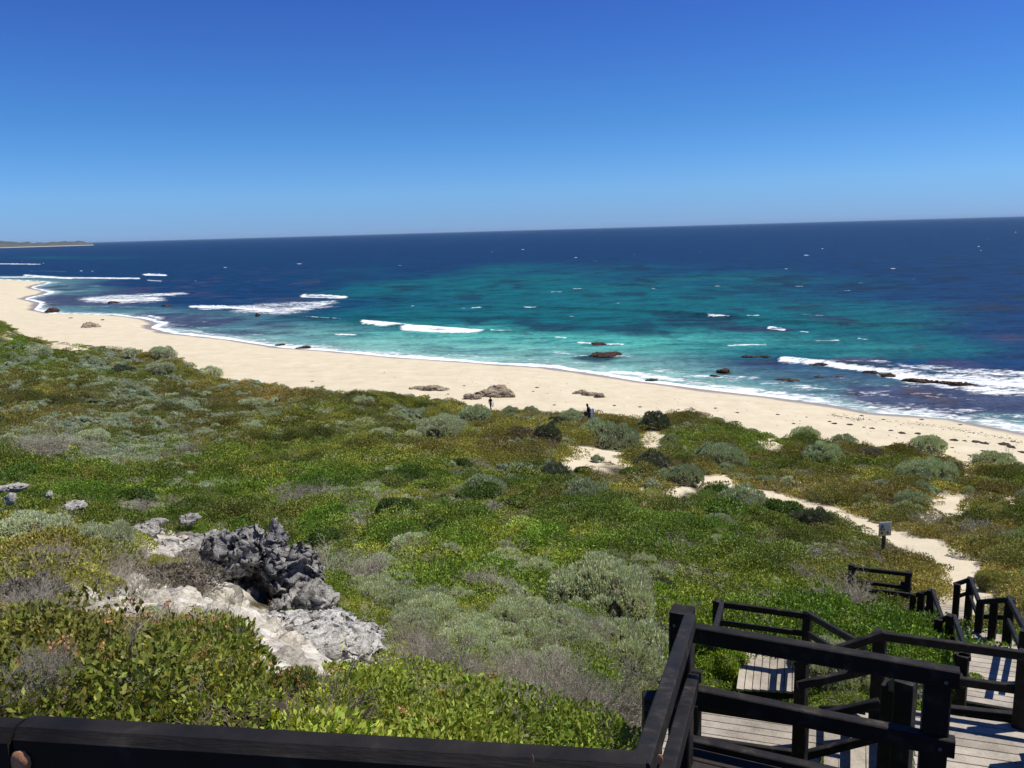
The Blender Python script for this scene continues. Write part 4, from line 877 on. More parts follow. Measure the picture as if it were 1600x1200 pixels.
def place_person(px, py_feet_row, R):
    p = at_R(px, 600, R); z, _ = ground_z(np.array([p[0]]), np.array([p[1]])); return (p[0], p[1], float(z[0]))
P1 = tuple(float(v) for v in at_ground(767, 641)[0]); P2 = tuple(float(v) for v in at_ground(921, 663)[0])
r1, v1 = person(P1, math.radians(38), 'walker in a black T-shirt and dark shorts carrying a white towel at the back', .04, .02, black, black, .3, ((.02, .0), (.10, .0)))
cloth_sheet('towel', 'white towel hanging behind the walker in the black T-shirt', 'towel', (P1[0] + .26, P1[1] - .22, P1[2] + 1.22), math.radians(20), .30, .75, towel)
r2, v2 = person(P2, math.radians(72), 'walker with bowed head and long dark hair in dark clothes and jeans', .10, .07, black, denim, .22, ((.16, .10), (.20, .12)), hairlen=.12)
cloth_sheet('beach_towel', 'pale blue beach towel draped over the back of the bowed walker', 'towel', (P2[0] + .22, P2[1] - .14, P2[2] + 1.42), math.radians(12), .34, 1.1, board)
hv, hq = ICO[3]; bagP = hv * [.17, .13, .20] * (1 + .2 * fbm(hv[:, 0] * 2, hv[:, 1] * 2, hv[:, 2] * 2, o=2, s=8))[:, None]
bagP[:, 2] -= .1 * (hv[:, 2] < 0) * (1 - abs(hv[:, 0]))
root = thing('beach_bag', 'olive yellow bag held in front by the bowed walker', 'bag', (P2[0] - .30, P2[1] - .05, P2[2] + .92))
link('bag_body', npmesh('bag_body', bagP, hq, smooth=True), root, olive)
link('strap', pymesh('strap', [tube_geo([(-.10, 0, .14), (-.06, 0, .28), (0, 0, .33), (.06, 0, .28), (.10, 0, .14)], [.014] * 5, 6)]), root, olive)

# ------------------------------------------------------------------ plants: prototype meshes
def leaves(P, Dr, L, Wd, col, fold=.15, mid=.5):
    """diamond leaves; P base (n,3), Dr unit direction, L, Wd arrays"""
    n = len(P); rnd = RNG.normal(size=(n, 3)); S = np.cross(Dr, rnd); S /= np.linalg.norm(S, axis=1)[:, None] + 1e-9
    U = np.cross(S, Dr); L = np.broadcast_to(L, n)[:, None]; Wd = np.broadcast_to(Wd, n)[:, None]
    M_ = P + Dr * L * mid
    V = np.stack([P, M_ + S * Wd * .5 + U * Wd * fold, P + Dr * L, M_ - S * Wd * .5 + U * Wd * fold], 1).reshape(-1, 3)
    Q = np.arange(n * 4).reshape(-1, 4); return V, Q, np.repeat(col, 4, 0)
def join(parts):
    V, Q, K = [], [], []; o = 0
    for v, q, c in parts: V.append(v); Q.append(q + o); K.append(c); o += len(v)
    return np.concatenate(V), np.concatenate(Q), np.concatenate(K)
def unit(v): return v / (np.linalg.norm(v, axis=1)[:, None] + 1e-9)
def twigs(n_main, L, spread, r0_, colr, depth=3, seed=0, kids=3, up_=.6, base=.12):
    """bare branching twigs as thin four-sided sticks (quads)"""
    rg = np.random.default_rng(seed); segs = []
    def grow(p, d, l, r, lev):
        q = p + d * l; segs.append((p, q, r, r * .6))
        if lev <= 0: return
        for _ in range(kids):
            nd = d + rg.normal(size=3) * .55; nd[2] += .15; nd /= np.linalg.norm(nd); grow(p + (q - p) * rg.uniform(.45, 1), nd, l * rg.uniform(.5, .85), r * .62, lev - 1)
    for _ in range(n_main):
        a = rg.uniform(0, 6.28); d = np.array([math.cos(a) * spread, math.sin(a) * spread, up_ + rg.uniform(0, .5)]); d /= np.linalg.norm(d)
        grow(np.array([math.cos(a) * base * rg.random(), math.sin(a) * base * rg.random(), -.05]), d, L * rg.uniform(.6, 1), r0_, depth)
    A_ = np.array([s[0] for s in segs]); B_ = np.array([s[1] for s in segs]); ra = np.array([s[2] for s in segs])[:, None]; rb = np.array([s[3] for s in segs])[:, None]
    d = unit(B_ - A_); s = unit(np.cross(d, rg.normal(size=d.shape))); u = np.cross(s, d); V, Q = [], []; n = len(segs)
    ring = [s, -s * .5 + u * .87, -s * .5 - u * .87]
    V = np.stack([A_ + k_ * ra for k_ in ring] + [B_ + k_ * rb for k_ in ring], 1).reshape(-1, 3); b = np.arange(n)[:, None] * 6
    Q = np.concatenate([b + np.array([[0, 1, 4, 3]]), b + np.array([[1, 2, 5, 4]]), b + np.array([[2, 0, 3, 5]])])
    c = np.repeat(np.array(colr)[None] * rg.uniform(.7, 1.3, (n, 1)), 6, 0); return V, Q, c
def vary(base, n, amt=.18, hue=.08):
    c = np.array(base)[None] * (1 + RNG.normal(0, amt, (n, 1))) * (1 + RNG.normal(0, hue, (n, 3))); return np.clip(c, .004, 1)
def dome_pts(lobes, n, low=-.1, inner=.72):
    """points on the skin of a cluster of lobes; lobes (k,4) centre + radius"""
    w_ = lobes[:, 3] ** 2; k_ = RNG.choice(len(lobes), n * 2, p=w_ / w_.sum()); v = unit(RNG.normal(size=(n * 2, 3)) + [0, 0, .35]); lb = lobes[k_]
    P = lb[:, :3] + v * lb[:, 3:] * RNG.uniform(.86, 1.02, (n * 2, 1))
    dist = np.linalg.norm(P[:, None] - lobes[None, :, :3], axis=2) / lobes[None, :, 3]
    ok = (dist.min(1) > inner) & (P[:, 2] > low); ids = np.where(ok)[0][:n]; return P[ids], v[ids]
def lobes_make(k_, spread=.62, rad=(.24, .42), hgt=.42, seed=1):
    rg = np.random.default_rng(seed); a = rg.uniform(0, 6.28, k_); r = np.sqrt(rg.random(k_)) * spread; R_ = rg.uniform(*rad, k_) * (1.1 - .35 * r)
    return np.stack([r * np.cos(a), r * np.sin(a), hgt * (1 - (r / (spread + .35)) ** 2) * rg.uniform(.55, 1.1, k_), R_], 1)
def core(lobes, colr, f=.80):  # cores coloured darker than the leaves, painting the shade inside the bush
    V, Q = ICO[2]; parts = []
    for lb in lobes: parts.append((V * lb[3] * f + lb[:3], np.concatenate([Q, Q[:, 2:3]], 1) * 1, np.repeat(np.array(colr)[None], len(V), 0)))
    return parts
def tri2(q):   # degenerate quads are avoided: split meshes hold quads only, cores get their own triangles
    return q
def plant_mesh(name, parts, core_parts, mat):
    V, Q, K = join(parts); nq = len(Q); faces3 = []; 
    VV, KK, FF = [V], [K], []; o = len(V)
    for v, q, c in core_parts: VV.append(v); KK.append(c); FF.append(q[:, :3] + o); o += len(v)
    V = np.concatenate(VV).astype(np.float32); K = np.concatenate(KK); T3 = np.concatenate(FF) if FF else np.zeros((0, 3), int)
    me = bpy.data.meshes.new(name); me.vertices.add(len(V)); me.vertices.foreach_set('co', V.ravel())
    loops = np.concatenate([Q.ravel(), T3.ravel()]).astype(np.int32); me.loops.add(len(loops)); me.loops.foreach_set('vertex_index', loops)
    st = np.concatenate([np.arange(nq) * 4, nq * 4 + np.arange(len(T3)) * 3]).astype(np.int32); me.polygons.add(len(st)); me.polygons.foreach_set('loop_start', st)
    me.update(calc_edges=True); addcol(me, 'col', K); me.materials.append(mat); return me

SILV = (.54, .58, .38); SILV2 = (.43, .49, .33); GREY = (.52, .46, .38); DGRN = (.055, .075, .035)
def silver(name, n, L, k_, seed, base=SILV, mat=None, stems=True, hgt=.42):
    n = int(n * 1.25)
    lb = lobes_make(k_, seed=seed, hgt=hgt, rad=(.15, .29), spread=.70); P, v = dome_pts(lb, n); kp = fbm(P[:, 0] * 3.2 + seed, P[:, 1] * 3.2, P[:, 2] * 3.2, o=2, s=seed) + .35 * P[:, 2] > -.27; P, v = P[kp], v[kp]; d = unit(v * .75 + [0, 0, .65] + RNG.normal(0, .33, v.shape))
    parts = [leaves(P - d * L * .4, d, L * RNG.uniform(.7, 1.3, len(P)), L * .30, vary(base, len(P), .16, .05))]
    if stems: parts.append(twigs(20, .44, .95, .011, (.34, .29, .24), 3, seed, 3, .6, .35))
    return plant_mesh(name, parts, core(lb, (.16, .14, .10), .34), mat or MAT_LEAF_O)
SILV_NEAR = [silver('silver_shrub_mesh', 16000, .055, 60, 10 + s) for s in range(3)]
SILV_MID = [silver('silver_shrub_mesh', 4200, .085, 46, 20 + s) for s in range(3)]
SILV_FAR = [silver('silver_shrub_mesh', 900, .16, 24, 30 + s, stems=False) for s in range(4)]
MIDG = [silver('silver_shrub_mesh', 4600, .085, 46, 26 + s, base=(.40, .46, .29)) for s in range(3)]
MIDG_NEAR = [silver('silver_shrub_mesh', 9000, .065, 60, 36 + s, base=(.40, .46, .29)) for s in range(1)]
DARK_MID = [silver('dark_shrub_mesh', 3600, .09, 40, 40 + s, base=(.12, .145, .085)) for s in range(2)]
BRWN_MID = [silver('brown_shrub_mesh', 2600, .09, 34, 44 + s, base=(.17, .145, .12)) for s in range(2)]
def twiggy(name, seed, n_main, depth, kids, leafn, L=.05):
    parts = [twigs(n_main, .42, .95, .012, GREY, depth, seed, kids, .55, .35)]
    lb = lobes_make(14, seed=seed, rad=(.18, .30), hgt=.34); P, v = dome_pts(lb, leafn, inner=.6)
    if leafn: d = unit(v + RNG.normal(0, .5, v.shape)); parts.append(leaves(P, d, L, L * .22, vary((.33, .32, .27), len(P), .25, .06)))
    return plant_mesh(name, parts, [], MAT_LEAF_O)
TWIG_NEAR = [twiggy('twig_shrub_mesh', 50 + s, 30, 4, 3, 2500, .035) for s in range(2)]
TWIG_MID = [twiggy('twig_shrub_mesh', 60 + s, 16, 3, 3, 1100, .08) for s in range(3)]
def greenbush(name, n, L, seed, base, wid=.48, k_=16):
    lb = lobes_make(k_, seed=seed, rad=(.26, .4)); P, v = dome_pts(lb, n); d = unit(v * .6 + [0, 0, .5] + RNG.normal(0, .5, v.shape))
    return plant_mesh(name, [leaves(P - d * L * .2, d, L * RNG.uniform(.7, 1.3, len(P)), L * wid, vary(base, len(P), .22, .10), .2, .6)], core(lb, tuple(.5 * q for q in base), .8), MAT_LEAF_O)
GRN_NEAR = [greenbush('green_shrub_mesh', 7000, .075, 70 + s, (.27, .36, .05)) for s in range(2)]
HUMP = [greenbush('green_shrub_mesh', 3200, .10, 72 + s, [(.14, .22, .035), (.17, .22, .04), (.11, .17, .04)][s]) for s in range(3)]
YEL_NEAR = [greenbush('yellow_shrub_mesh', 7000, .07, 75 + s, (.36, .35, .10), .25) for s in range(2)]
def rusty(name, seed, n=2600):
    lb = lobes_make(14, seed=seed, rad=(.26, .4), hgt=.3); P, v = dome_pts(lb, n); d = unit(v * .5 + [0, 0, .6] + RNG.normal(0, .5, v.shape))
    parts = [leaves(P, d, .09, .035, vary((.22, .27, .05), len(P), .2, .1))]
    F_, fv = dome_pts(lb, 75, .1); 
    for f in F_[:75]:
        m_ = 26; q = f + [0, 0, .05] + RNG.normal(0, .028, (m_, 3)) * [1, 1, .5]; parts.append(leaves(q, unit(RNG.normal(size=(m_, 3)) + [0, 0, .8]), .035, .03, vary((.62, .36, .18), m_, .2, .08)))
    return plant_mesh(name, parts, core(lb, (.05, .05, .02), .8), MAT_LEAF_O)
RUST = [rusty('rusty_flower_mesh', 80 + s) for s in range(2)]

# ground cover clumps (relative colours, the tint comes per clump)
def mat_clump(name, n, L, wid, h, seed, upb=.7, jit=.22, blades=0):
    rg = np.random.default_rng(seed); r = np.sqrt(rg.random(n)) * 1.0; a = rg.uniform(0, 6.28, n); x, y = r * np.cos(a), r * np.sin(a)
    top = h * (1 - .75 * r ** 2) * (1 + .5 * fbm(x * 2.5 + seed, y * 2.5, o=2, s=seed)); z = top * rg.uniform(.45, 1.0, n) ** .5 - .06
    P = np.stack([x, y, z], 1); d = unit(np.stack([x * .6, y * .6, np.full(n, upb)], 1) + rg.normal(0, .55, (n, 3)))
    c = np.clip(1 + rg.normal(0, jit, (n, 1)) + rg.normal(0, .07, (n, 3)), .35, 2.0); yl = rg.random(n) < .05; c[yl] *= [1.5, 1.35, 1.2]
    parts = [leaves(P, d, L * rg.uniform(.7, 1.35, n), L * wid, c, .18, .62)]
    if blades:
        b = rg.uniform(-.8, .8, (blades, 3)); b[:, 2] = h * .5; parts.append(leaves(b, unit(rg.normal(size=(blades, 3)) * .5 + [0, 0, 1]), .35, .02, np.tile([[2.2, 1.7, 2.5]], (blades, 1))))
    return plant_mesh(name, parts, [], MAT_LEAF_I)
def rosette(name, seed, n_ros=26):
    """upright rosettes of broad lance leaves"""
    rg = np.random.default_rng(seed); Ps, Ds, Ls, Cs = [], [], [], []
    for i in range(n_ros):
        r = math.sqrt(rg.random()); a = rg.uniform(0, 6.28); c = np.array([r * math.cos(a), r * math.sin(a), .25 + rg.uniform(0, .35)]); ax = unit(np.array([[c[0] * .3, c[1] * .3, 1]]) + rg.normal(0, .2, (1, 3)))[0]
        cc = 1 + rg.normal(0, .12)
        for k_ in range(26):
            t = k_ / 26; th = k_ * 2.4; d = np.array([math.cos(th), math.sin(th), 0]) * (1.1 - .85 * t) + ax * (.55 + 1.1 * t); Ps.append(c + ax * (t * .22 - .22)); Ds.append(d); Ls.append(.165 * (1.1 - .5 * t)); Cs.append(cc * (0.75 + .45 * t) * np.array([1 + .35 * t, 1 + .1 * t, 1]))
    Cs = np.array(Cs) * rg.uniform(.8, 1.2, (len(Cs), 1)); yl = rg.random(len(Cs)) < .05; Cs[yl] *= [1.9, 1.25, .9]
    Ds = unit(np.array(Ds)); return plant_mesh(name, [leaves(np.array(Ps), Ds, np.array(Ls), np.array(Ls) * .27, Cs, .12, .6)], [], MAT_LEAF_I)
PC = bpy.data.collections.new('plant_parts')
protos = []
def proto(key, me):
    o = bpy.data.objects.new('plant_%02d' % len(protos), me); PC.objects.link(o); protos.append(key); return len(protos) - 1
I_ROS = [proto('ros', rosette('rosette_mesh', 90 + s, 34)) for s in range(3)]
I_NEAR = [proto('near', mat_clump('leaf_mat_mesh', 1100, .085, .5, .55, 100 + s, blades=1)) for s in range(4)]
I_MID = [proto('mid', mat_clump('leaf_mat_mesh', 800, .10, .5, .42, 110 + s, blades=2)) for s in range(4)]
I_FAR = [proto('far', mat_clump('leaf_mat_mesh', 520, .12, .5, .34, 120 + s, jit=.25)) for s in range(4)]
def tinted_silver(seed, n, L, k_):
    lb = lobes_make(k_, seed=seed, rad=(.22, .38)); P, v = dome_pts(lb, n); d = unit(v * .75 + [0, 0, .65] + RNG.normal(0, .33, v.shape))
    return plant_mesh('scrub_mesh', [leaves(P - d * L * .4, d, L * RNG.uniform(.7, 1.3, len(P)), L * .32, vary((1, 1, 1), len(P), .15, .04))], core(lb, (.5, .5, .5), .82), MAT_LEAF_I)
I_MND = [proto('mnd', mat_clump('mound_mesh', 1300, .085, .5, .85, 125 + s, upb=.9)) for s in range(3)]
I_SIL = [proto('sil', tinted_silver(130 + s, 700, .16, 12)) for s in range(3)]
def tinted_twig(seed):
    p = [twigs(14, .4, .95, .010, (1, .95, .88), 3, seed, 3, .6, .6)]
    return plant_mesh('twig_mesh', p, [], MAT_LEAF_I)
I_SLN = [proto('sln', tinted_silver(135 + s, 3000, .085, 26)) for s in range(2)]
def flower_heads(seed):
    rg = np.random.default_rng(seed); parts = []
    for _ in range(5):
        c = np.array([rg.normal(0, .10), rg.normal(0, .10), rg.uniform(-.04, .05)]); m_ = 22; q = c + rg.normal(0, .016, (m_, 3)) * [1, 1, .5]
        parts.append(leaves(q, unit(rg.normal(size=(m_, 3)) + [0, 0, .8]), .022, .018, np.clip(np.array([[1, 1, 1]]) * (1 + rg.normal(0, .2, (m_, 1))), .3, 2)))
        b = c[None] + np.zeros((1, 3)); parts.append(leaves(b - [0, 0, .14], np.array([[0, 0, 1.]]), .14, .008, np.array([[.45, .6, .5]])))
    return plant_mesh('flower_mesh', parts, [], MAT_LEAF_I)
I_FLW = [proto('flw', flower_heads(155 + s)) for s in range(3)]
I_TWG = [proto('twg', tinted_twig(140 + s)) for s in range(3)]
def grass_tuft(seed):
    rg = np.random.default_rng(seed); n = 60; P = np.concatenate([rg.normal(0, .12, (n, 2)), np.zeros((n, 1))], 1); d = unit(np.concatenate([P[:, :2] * 3 + rg.normal(0, .25, (n, 2)), np.ones((n, 1))], 1))
    L = rg.uniform(.5, 1.1, n); a = leaves(P, d, L * .6, .035, np.tile([[1, 1, 1.]], (n, 1)), 0, .4); T_ = P + d * (L * .55)[:, None]; d2 = unit(d + np.concatenate([P[:, :2] * 5, np.full((n, 1), -.5)], 1))
    return plant_mesh('grass_mesh', [a, leaves(T_, d2, L * .6, .028, np.tile([[1.1, 1.05, 1.]], (n, 1)), 0, .3)], [], MAT_LEAF_I)
I_GRS = [proto('grs', grass_tuft(150 + s)) for s in range(2)]

def pebble(seed):
    V, Q = ICO[2] if seed % 2 else ICO[3]; r = 1 + .55 * fbm(V[:, 0] * 2 + seed, V[:, 1] * 2, V[:, 2] * 2, o=3, s=seed); P = V * r[:, None] * [1, .8, .6]
    c = np.array([[1, .97, .90]]) * (1 + .35 * fbm(V[:, 0] * 4, V[:, 1] * 4, V[:, 2] * 4 + seed, o=2, s=seed)[:, None]); me = npmesh('pebble_mesh', P, Q, cols=c); me.materials.append(MAT_STONE_I); return me
ms = M('rubble_stone', .95, .1); ms.color(ms.mix(1.0, ms.mix(1.0, ms.attr('col'), ms.attr('tint', 'INSTANCER'), 'MULTIPLY'), ms.ramp(ms.noise(ms.pos(), 30, 6, .75), [(.35, (.45, .43, .42)), (.55, (1, 1, 1))]), 'MULTIPLY')); ms.bump(ms.noise(ms.pos(), 40, 6, .75), .8, .03); MAT_STONE_I = ms.m
I_PEB = [proto('peb', pebble(160 + s)) for s in range(6)]
# ------------------------------------------------------------------ individual shrubs
def shrub(px, py, wpx, kind, label, group=None, hf=1.0, back=.45):
    p, t = at_ground(px, py); rad = wpx * t / F / 2; az = math.atan2(p[0], p[1])
    x_, y_ = p[0] + math.sin(az) * rad * back, p[1] + math.cos(az) * rad * back
    z_ = float(ground_z(np.array([x_]), np.array([y_]))[0][0])
    return shrub_w(x_, y_, z_, rad, kind, label, group, hf, wpx)
def shrub_w(x_, y_, z_, rad, kind, label, group=None, hf=1.0, wpx=20):
    near = wpx > 85; R_ = random
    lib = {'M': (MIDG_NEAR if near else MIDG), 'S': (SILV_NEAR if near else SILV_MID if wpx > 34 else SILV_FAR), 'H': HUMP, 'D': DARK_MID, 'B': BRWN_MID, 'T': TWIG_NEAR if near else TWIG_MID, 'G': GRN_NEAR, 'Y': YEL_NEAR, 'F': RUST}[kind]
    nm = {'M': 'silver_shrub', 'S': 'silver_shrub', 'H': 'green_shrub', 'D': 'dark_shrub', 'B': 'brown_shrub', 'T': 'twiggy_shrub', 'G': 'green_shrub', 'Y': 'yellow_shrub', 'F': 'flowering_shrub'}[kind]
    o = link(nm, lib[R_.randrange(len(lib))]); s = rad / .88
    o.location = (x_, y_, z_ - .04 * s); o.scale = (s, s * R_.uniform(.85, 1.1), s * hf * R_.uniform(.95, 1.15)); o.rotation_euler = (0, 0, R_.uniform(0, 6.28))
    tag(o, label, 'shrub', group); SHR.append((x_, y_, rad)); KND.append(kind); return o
SHR = []; KND = []
HAND = [
 (742, 664, 56, 'S', 'silver green bush just below the walker in the black T-shirt'), (690, 690, 92, 'S', 'wide silver bush with a brown skirt on the slope below the dune crest'), (648, 693, 40, 'S', 'pale silver bush leaning against the wide brown skirted one'),
 (566, 636, 42, 'S', 'rounded silver bush high on the crest, before the first beach rock'), (622, 645, 28, 'S', 'small dark silver bush alone on ochre grass near the crest'), (797, 651, 30, 'S', 'small green silver tuft between the two walkers, further from the bowed one'), (829, 652, 28, 'S', 'small green silver tuft between the two walkers, closer to the bowed one'),
 (812, 690, 56, 'B', 'dusky brown bush under the crest, next to the sand blowout'), (855, 692, 54, 'D', 'dark olive bush touching the dusky brown one'), (868, 668, 34, 'D', 'dark round bush at the top of the dusky pair'),
 (893, 663, 40, 'S', 'low green silver bush at the feet of the bowed walker'), (935, 690, 70, 'S', 'broad silver green bush below the bowed walker'), (968, 704, 76, 'S', 'largest silver green bush at the edge of the sand blowout'), (1018, 738, 62, 'D', 'dark bottle green bush right of the sand blowout'),
 (1120, 737, 90, 'S', 'big round silver bush with a lumpy crown above the sand track'), (1070, 760, 66, 'S', 'silver bush with yellow leaves beside it, where the sand track starts'), (1040, 756, 40, 'S', 'small grey silver bush beneath the dark bottle green one'), (1162, 800, 74, 'S', 'dark based silver bush standing on the near edge of the sand track'), (1133, 795, 34, 'S', 'smaller silver bush hugging the dark based one by the track'),
 (1047, 695, 34, 'S', 'fresh green silver bush beside the small sand gap'), (1022, 672, 54, 'D', 'dark green mound on the dune edge above the beach'), (1000, 667, 26, 'S', 'blue silver bush at the foot of the dark green mound'), (1122, 664, 24, 'S', 'tiny dark silver bush capping the dune edge near the long brown rock'),
 (1283, 726, 62, 'S', 'pale silver bush on brown heath in the middle of the seaward dune'), (1258, 690, 44, 'S', 'low silver bush along the top of the brown heath'), (1318, 702, 44, 'S', 'silver bush trailing down from the top of the brown heath'), (1450, 766, 92, 'S', 'largest silver bush of the seaward dune, dark underneath'), (1418, 752, 44, 'S', 'pale silver bush leaning on the largest one of the seaward dune'),
 (1450, 707, 50, 'S', 'flat silver bush near the beach edge of the seaward dune'), (1552, 736, 56, 'S', 'silver bush beside the bare sand gap at the beach edge'), (1533, 726, 26, 'S', 'small silver bush between the bare sand gap and the beach'), (1590, 745, 40, 'S', 'silver bush cut by the picture edge near the beach'), (1292, 818, 34, 'S', 'grey blue bush above the warning sign'), (1306, 832, 28, 'S', 'small grey blue bush closer to the warning sign'),
 (1365, 716, 40, 'B', 'brown grey bush on the seaward dune'), (1390, 742, 36, 'T', 'dry twiggy bush before the largest seaward silver bush'), (1530, 800, 40, 'T', 'grey twiggy bush by the small sand gap'), (1560, 815, 60, 'Y', 'yellow green bush on the brown heath by the picture edge'), (1555, 925, 60, 'Y', 'spiky yellow green bush beside the boardwalk foot'),
 (760, 777, 70, 'S', 'silver bush at the heart of the cluster on the middle slope'), (722, 782, 44, 'S', 'low silver bush at the downhill end of the middle cluster'), (795, 762, 40, 'S', 'fresh green silver bush of the middle cluster'), (688, 818, 38, 'S', 'single silver tuft standing alone in bright green cover'), (915, 790, 80, 'S', 'wide silver bush with a blue fringe below the sand blowout'), (962, 792, 40, 'S', 'silver bush beside the blue fringed one'),
 (620, 748, 46, 'S', 'silver tuft at mid slope above the green cover'), (850, 716, 44, 'T', 'grey twiggy bush below the dusky pair'), (835, 720, 36, 'S', 'small silver bush downhill of the dusky pair'), (870, 752, 54, 'D', 'dark olive bush under the sand blowout'), (1065, 800, 60, 'T', 'grey twiggy bush just below the sand scar'), (1250, 822, 40, 'D', 'dark green bush uphill of the track bend'),
 (592, 912, 100, 'S', 'large pale silver bush downhill of the hollowed boulder'), (535, 893, 50, 'S', 'upper silver bush beside the hollowed boulder'), (620, 968, 100, 'S', 'broad dusty silver bush below the boulder shelf'), (640, 1008, 105, 'S', 'dusty silver bush behind the rusty flower head cushion'), (712, 1048, 70, 'S', 'sparse silver bush near the dry twigs'), (600, 905, 60, 'S', 'small silver bush between twiggy shrubs by the boulder'),
 (940, 975, 200, 'S', 'very wide silver bush in front of the landing corner post'), (960, 1075, 210, 'S', 'closest big silver bush with bare grey stems, near the landing corner post'), (860, 1015, 130, 'S', 'silver bush on the uphill flank of the two wide ones'), (1030, 935, 66, 'D', 'compact dark grey green bush uphill of the landing corner post'), (925, 915, 72, 'S', 'knobbly silver bush with twisted stems'), (1180, 965, 60, 'S', 'silver bush just beyond the small platform railing'),
 (620, 935, 80, 'T', 'grey dead bush beside the large pale silver bush'), (750, 935, 120, 'T', 'widest grey dead bush on the near slope'), (680, 950, 70, 'S', 'low silver bush with pale tips beside the widest dead bush'), (825, 855, 60, 'T', 'grey dead bush uphill in bright green cover'), (795, 850, 40, 'S', 'silver bush next to the uphill dead bush'), (755, 860, 36, 'S', 'small silver bush on the outer side of the uphill dead bush'), (965, 845, 80, 'T', 'long low grey dead bush in the green cover'), (830, 885, 44, 'T', 'small brown grey twiggy bush on the near slope'),
 (1135, 925, 46, 'T', 'grey twiggy bush above the platform railing'), (1385, 985, 50, 'T', 'grey twiggy bush beside the close set boardwalk posts'), (1415, 995, 40, 'T', 'second grey twiggy bush beside the close set boardwalk posts'), (1345, 905, 56, 'T', 'bluish twiggy bush by the three barred rail'), (1300, 1075, 120, 'S', 'silver bush framed by the crossing handrails'), (1375, 1010, 60, 'S', 'low silver bush behind the long double rail'), (1200, 925, 50, 'S', 'small silver bush above the platform railing'),
 (45, 852, 120, 'S', 'silver bush at the top of the knoll by the picture edge'), (160, 868, 95, 'S', 'rounded silver green bush on the knoll near the chalky rubble'), (103, 848, 60, 'S', 'pale silver bush below the pitted skyline rock'), (70, 905, 120, 'T', 'dark twiggy bush under the knoll silver bushes'), (215, 900, 90, 'T', 'pale grey twiggy bush beside the chalky rubble'), (60, 985, 150, 'T', 'sprawling dead bush with grey sticks at the sandy flat'), (165, 930, 100, 'T', 'grey twiggy bush above the sandy flat'),
 (258, 905, 66, 'Y', 'yellow green bush growing on the limestone knoll'), (305, 838, 50, 'G', 'bright green cushion on the knoll crest'), (160, 815, 44, 'F', 'rust coloured flower cushion behind the knoll silver bush'), (240, 980, 60, 'S', 'small silver bush on the sandy flat below the rubble'), (310, 1000, 130, 'T', 'dark dead twigs under the small silver bush on the sandy flat'),
 (330, 1045, 120, 'F', 'cushion covered in rusty flower heads beside the white rock shelf'), (260, 1030, 90, 'F', 'second rusty flowering cushion nearer the sandy flat'), (668, 1055, 66, 'F', 'orange flower heads against dusty silver bush'), (690, 1128, 70, 'F', 'fading orange flowers at the near rail'),
 (460, 1095, 90, 'F', 'brown flower heads amid bright leaves below the white shelf'), (1090, 1150, 60, 'T', 'dry twigs squeezed beside the corner post'), (310, 715, 60, 'T', 'grey twiggy bush on the distant left slope'), (50, 722, 110, 'T', 'large grey twiggy bush at the far edge of the left slope'), (130, 715, 80, 'T', 'dark grey twiggy bush beside the large twiggy one'), (480, 795, 100, 'T', 'grey twiggy bush in the green valley behind the knoll'),
 (820, 1145, 170, 'T', 'pale dead brushwood close to the near rail'), (930, 1150, 150, 'T', 'straw coloured dead brushwood between near rail and corner post'), (760, 1105, 130, 'T', 'grey dead branches above the near rail'), (60, 1115, 130, 'T', 'bare grey sticks at the very corner above the rail'),
 (1122, 1062, 90, 'G', 'round bright green bush growing through the gap by the corner post'), (1505, 1106, 80, 'G', 'leafy green clump beside the lowest boardwalk stage'), (1275, 830, 60, 'D', 'dark green hollow bush in the bright cover'), (205, 560, 30, 'S', 'silver bush on the distant dune spur above the small sand scar'), (195, 588, 34, 'D', 'dark round bush on the distant dune spur'), (208, 590, 20, 'S', 'pale grey bush touching the dark round one on the distant spur'),
 (252, 590, 44, 'S', 'silver bush by the sand scar at the tip of the distant spur'), (60, 558, 44, 'S', 'silver bush on the farthest dune above the cove'), (255, 565, 44, 'S', 'dark silver bush on the crest of the distant spur'), (330, 590, 44, 'S', 'silver bush on the dune crest between spur and ochre grass'), (395, 640, 50, 'S', 'silver bush at the end of the distant silver heath'), (440, 610, 18, 'S', 'tiny silver bush on the dune lip over the beach'),
]
for px, py, wpx, kd, lab in HAND:
    big = kd in 'SDB'
    lift = {(1122, 1062): 1, (1505, 1106): 1}.get((px, py))
    hf = 1.15 if py > 860 else .95
    if kd == 'S' and px > 700 and 650 < py < 835: kd = 'M'; hf = 1.25
    if kd == 'D' and py < 835: hf = 1.3
    if kd == 'F': hf = 1.6
    if kd == 'T': hf = 1.25 if py > 1040 else .95
    shrub(px, py, wpx, kd, lab, hf=hf)
